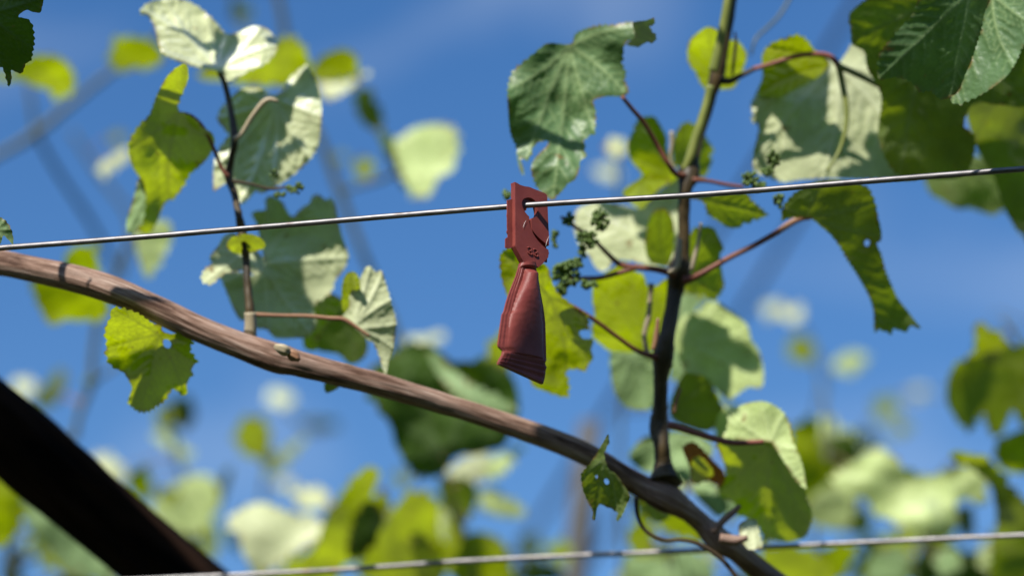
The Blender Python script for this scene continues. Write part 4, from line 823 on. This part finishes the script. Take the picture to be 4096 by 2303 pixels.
back_vine('blurred vine at the bottom, broad whitish leaf beside bright yellow-green ones', [
    [(760, 1650, 1.9, 8), (780, 1480, 1.9, 8), (800, 1360, 1.9, 7), (830, 1270, 1.9, 6)], [(1000, 1650, 1.9, 8), (985, 1450, 1.9, 8), (1000, 1330, 1.9, 7), (950, 1220, 1.9, 6)]],
    [('568,1322 598,1280 660,1263 740,1290 800,1300 812,1340 775,1370 735,1390 700,1425 645,1435 612,1392 598,1342', 1.8, (0, .35), 'pale', U, dict(label='broad whitish leaf at the bottom left of the middle')),
     ('800,1345 845,1260 890,1195 935,1173 957,1190 935,1245 975,1235 962,1330 900,1400 820,1460 760,1460', 1.76, Yl, 'young', U),
     ('872,1385 895,1290 935,1258 962,1285 952,1350 905,1405', 1.72, Dk, 'mature', U), ('740,1232 800,1223 832,1250 800,1282 750,1272', 2.0, Pl, 'pale', U),
     ('955,1335 1000,1262 1060,1228 1102,1270 1105,1340 1135,1400 1100,1460 915,1460 915,1385', 1.8, Yl, 'young', U), ('700,1440 760,1390 830,1400 850,1460 700,1480', 1.9, Yl, 'young', U),
     ('960,1300 985,1270 1010,1290 990,1330', 1.95, Pl, 'pale', U), ('905,1440 940,1380 970,1400 960,1470', 1.85, Pl, 'pale', U), ('1040,1340 1100,1380 1120,1450 1050,1460', 1.75, (0, -.6), 'mid', U)], fill=((600, 1000, 1330, 1500, 12, 2.1, 2.5, 42, 66, 31),))
back_vine('blurred vine below the middle of the cane, one huge dark green leaf and pale leaves', [
    [(1230, 1700, 1.85, 6), (1195, 1450, 1.85, 6), (1165, 1330, 1.85, 5), (1130, 1230, 1.85, 5), (1090, 1150, 1.82, 5)]],
    [('960,905 1000,872 1060,862 1110,885 1150,912 1220,900 1280,935 1305,1000 1295,1080 1232,1135 1150,1145 1120,1182 1080,1202 1040,1192 1000,1130 970,1050 925,1000 920,940', 1.72, (0, -.30), 'mature', U, dict(label='huge dark green leaf behind the cane below the dispenser')),
     ('1118,1192 1160,1155 1222,1138 1245,1175 1205,1212 1150,1215', 1.9, Pl, 'pale', U), ('1215,1185 1260,1140 1312,1118 1290,1162 1250,1202', 1.9, (0, .3), 'soft', U),
     ('1200,1232 1260,1238 1322,1280 1300,1302 1222,1285', 1.9, (0, -.1), 'soft', U), ('1100,1212 1165,1198 1202,1232 1190,1285 1160,1322 1128,1290', 1.88, (0, -.65), 'mid', U),
     ('1165,1352 1220,1338 1272,1370 1285,1460 1140,1460', 1.85, (0, -.75), 'young', U), ('1290,1460 1335,1408 1400,1425 1420,1460', 1.95, Dk, 'mature', U), ('1090,1340 1120,1260 1140,1330 1130,1370', 2.0, (0, .3), 'soft', U), ('1010,850 1060,845 1110,835 1105,860 1040,880', 2.1, Pl, 'pale', U), ('1130,1290 1160,1300 1165,1400 1120,1420', 1.9, Yl, 'young', U),
     ('1225,880 1250,840 1300,830 1300,900 1260,935 1235,920', 1.72, Yl, 'young', U), ('1080,880 1180,960 1280,1010 1290,1040 1180,1020 1100,940', 1.69, (0, .2), 'grey', U)], fill=((1000, 1420, 1360, 1500, 8, 2.1, 2.5, 40, 62, 32), (990, 1110, 1200, 1330, 3, 2.2, 2.5, 28, 40, 42)))
back_vine('blurred vine behind the right shoot, small white leaves just above the wire', [
    [(1560, 1300, 2.0, 5), (1570, 900, 2.0, 5), (1560, 600, 2.0, 5), (1550, 380, 2.0, 4)]],
    [('1518,362 1555,345 1582,370 1562,400 1530,390', 1.8, Pl, 'pale', U), ('1490,425 1540,420 1560,445 1520,450', 2.4, Pl, 'pale', U)], fill=((1690, 1860, 560, 1180, 7, 1.85, 2.1, 34, 52, 39),))
back_vine('blurred vine at lower right, long pale leaf with ragged edge above the lower wire', [
    [(2300, 1700, 1.9, 8), (2310, 1500, 1.9, 8), (2330, 1350, 1.9, 7), (2370, 1180, 1.9, 6)], [(2080, 1700, 2.0, 7), (2060, 1500, 2.0, 7), (2050, 1300, 2.0, 6), (2080, 1120, 2.0, 5), (2065, 950, 2.2, 6)]],
    [('2090,1200 2140,1160 2200,1128 2250,1150 2290,1182 2350,1192 2400,1170 2462,1180 2482,1222 2478,1262 2430,1255 2402,1272 2412,1312 2382,1347 2330,1342 2280,1330 2230,1302 2200,1292 2170,1250 2120,1250', 1.76, (.1, .25), 'soft', U, dict(label='long pale ragged leaf at the lower right')),
     ('2385,1150 2440,1138 2500,1168 2545,1220 2600,1300 2600,1470 2490,1460 2505,1300 2482,1205 2440,1175', 1.66, (0, -.7), 'mid', U), ('2390,1142 2440,1135 2500,1165 2530,1215 2490,1210 2440,1178', 1.64, Yl, 'young', U),
     ('1988,1085 2030,1048 2062,1070 2062,1130 2105,1200 2072,1252 2022,1262 1990,1180', 1.95, (0, -.7), 'young', U), ('2010,1292 2050,1240 2105,1215 2150,1270 2122,1332 2060,1322', 1.95, (0, .0), 'soft', U),
     ('2190,1400 2250,1368 2300,1400 2290,1460 2185,1470', 1.85, (0, -.1), 'grey', U), ('2285,1460 2310,1395 2385,1366 2442,1400 2490,1470', 1.85, Dk, 'mature', U), ('2350,1390 2400,1380 2420,1430 2360,1440', 1.8, (0, .2), 'grey', U),
     ('1915,1395 1990,1368 2065,1400 2095,1462 1930,1462', 1.72, Yl, 'young', U), ('2060,1382 2150,1366 2135,1420 2090,1462', 1.8, (0, -.65), 'young', U), ('2050,1060 2100,1050 2110,1110 2070,1110', 2.1, (0, .2), 'soft', U), ('2060,1120 2140,1090 2160,1160 2090,1200', 2.0, (0, -.4), 'mid', U),
     ('2120,1290 2180,1280 2190,1330 2130,1340', 2.1, Dk, 'mid', U), ('2400,1290 2440,1270 2450,1330 2420,1350', 1.9, Dk, 'mature', U), ('2140,1180 2200,1120 2230,1140 2180,1190', 1.9, (0, .1), 'soft', U)],
    buds=((2140, 1090, 2.1, 40, 20, 14),), fill=((1950, 2250, 1060, 1330, 10, 2.0, 2.5, 34, 56, 33), (2150, 2600, 1330, 1500, 11, 1.95, 2.3, 44, 66, 34)))
back_vine('blurred vine behind the foot of the right shoot, green leaves under the cane', [
    [(1700, 1700, 1.8, 7), (1690, 1500, 1.8, 7), (1680, 1350, 1.8, 6), (1720, 1230, 1.8, 5)]],
    [('1575,1352 1620,1335 1645,1375 1605,1402', 1.72, Yl, 'young', U), ('1590,1392 1690,1372 1760,1390 1790,1462 1580,1462', 1.8, (0, .1), 'grey', U), ('1640,1300 1700,1280 1760,1330 1770,1362 1700,1350', 1.7, (0, -.8), 'young', U),
     ('1800,1230 1850,1220 1870,1280 1830,1310', 1.7, (0, .2), 'grey', U), ('1600,1240 1650,1270 1640,1300 1600,1290', 1.75, Dk, 'mid', U), ('1530,1250 1560,1230 1590,1240 1580,1260', 1.9, Dk, 'grey', U), ('1590,1380 1660,1370 1700,1395 1620,1400', 1.76, Yl, 'young', U)], fill=((1570, 2130, 1370, 1500, 12, 1.85, 2.2, 40, 62, 35), (1600, 1900, 1200, 1330, 7, 1.75, 2.0, 30, 46, 36), (1690, 1850, 620, 1200, 6, 1.52, 1.6, 44, 62, 46)))
back_vine('blurred vine at the right border, clump of bright green lobed leaves', [
    [(2640, 1500, 1.8, 8), (2620, 1200, 1.8, 8), (2600, 1000, 1.8, 7), (2560, 860, 1.8, 6), (2520, 800, 1.8, 4)]],
    [('2380,965 2400,920 2448,882 2448,830 2470,812 2520,850 2560,868 2620,865 2620,1050 2565,1062 2545,1035 2520,1088 2490,1092 2470,1045 2440,1085 2402,1052 2380,1005', 1.7, (.25, -.62), 'mid', U), ('2385,962 2402,918 2450,880 2450,828 2472,812 2530,856 2500,905 2440,940', 1.69, Yl, 'young', U),
     ('2500,1115 2576,1078 2620,1080 2620,1180 2525,1182', 1.72, (0, -.7), 'young', U)])
back_vine('very faint far vine at right, tiny pinkish and yellow leaves against the sky', [
    [(2040, 1100, 2.9, 5), (2070, 960, 2.9, 5), (2040, 870, 2.9, 4), (1990, 790, 2.9, 4), (1930, 770, 2.9, 3)], [(2170, 1300, 3.0, 4), (2210, 1040, 3.0, 4), (2300, 990, 3.0, 3), (2380, 990, 3.0, 3)], [(2500, 790, 2.8, 4), (2600, 830, 2.8, 4)]],
    [('1918,772 1960,752 1972,788 1932,802', 2.5, Pl, 'pale', U), ('1970,792 2000,763 2022,788 1992,812', 2.4, Pl, 'pale', U),
     ('1975,872 2010,843 2052,870 2042,912 1990,902', 2.4, Yl, 'young', U), ('2095,912 2140,883 2182,898 2152,936 2105,937', 2.4, (0, .2), 'soft', U),
     ('2195,1015 2225,995 2257,1015 2250,1042 2210,1052', 2.7, Yl, 'young', U), ('2238,1075 2265,1055 2292,1075 2260,1098', 2.7, Yl, 'young', U), ('2150,1090 2190,1080 2200,1110 2160,1120', 2.6, Dk, 'mid', U), ('2280,980 2310,970 2330,995 2290,1005', 3.0, Pl, 'pale', U)],
    buds=((2220, 1020, 2.8, 26, 20, 12), (2262, 1075, 2.8, 20, 18, 9)))

# foliage added behind the viewer, outside the picture, to close off the low sky
def hedge():
    rg = random.Random(3); V, F = [], []
    for k in range(9000):
        r = rg.random()
        if r < .6: x, y, z = rg.uniform(-7, 7), -1.25 - rg.random() ** 2 * .6, rg.uniform(.1, 2.55)
        elif r < .8: x, y, z = -3.2 - rg.random() * .6, rg.uniform(-2, 5), rg.uniform(.1, 2.3)
        else: x, y, z = 3.2 + rg.random() * .6, rg.uniform(-2, 5), rg.uniform(.1, 2.5)
        c = Vector((x, y, z)); n = Vector((rg.gauss(0, .5), rg.gauss(0, .5) + (.8 if r < .6 else 0), rg.gauss(.4, .4))).normalized(); a = n.orthogonal().normalized()
        a.rotate(__import__('mathutils').Quaternion(n, rg.uniform(0, 6.28))); e = n.cross(a); s = rg.uniform(.06, .11); b0 = len(V)
        V.append(c + n * s * .18)
        for i in range(10):
            th = 2 * math.pi * i / 10; rr = s * (1.0 if i % 2 == 0 else .72); V.append(c + (a * math.cos(th) + e * math.sin(th)) * rr)
        F += [(b0, b0 + 1 + i, b0 + 1 + (i + 1) % 10) for i in range(10)]
    me = mesh_obj('sky_block_foliage', V, F, M['mature'], smooth=False); me['kind'] = 'stuff'
    me['label'] = 'dense foliage added unseen behind and beside the viewer to block low sky light'; me['category'] = 'foliage'
hedge()
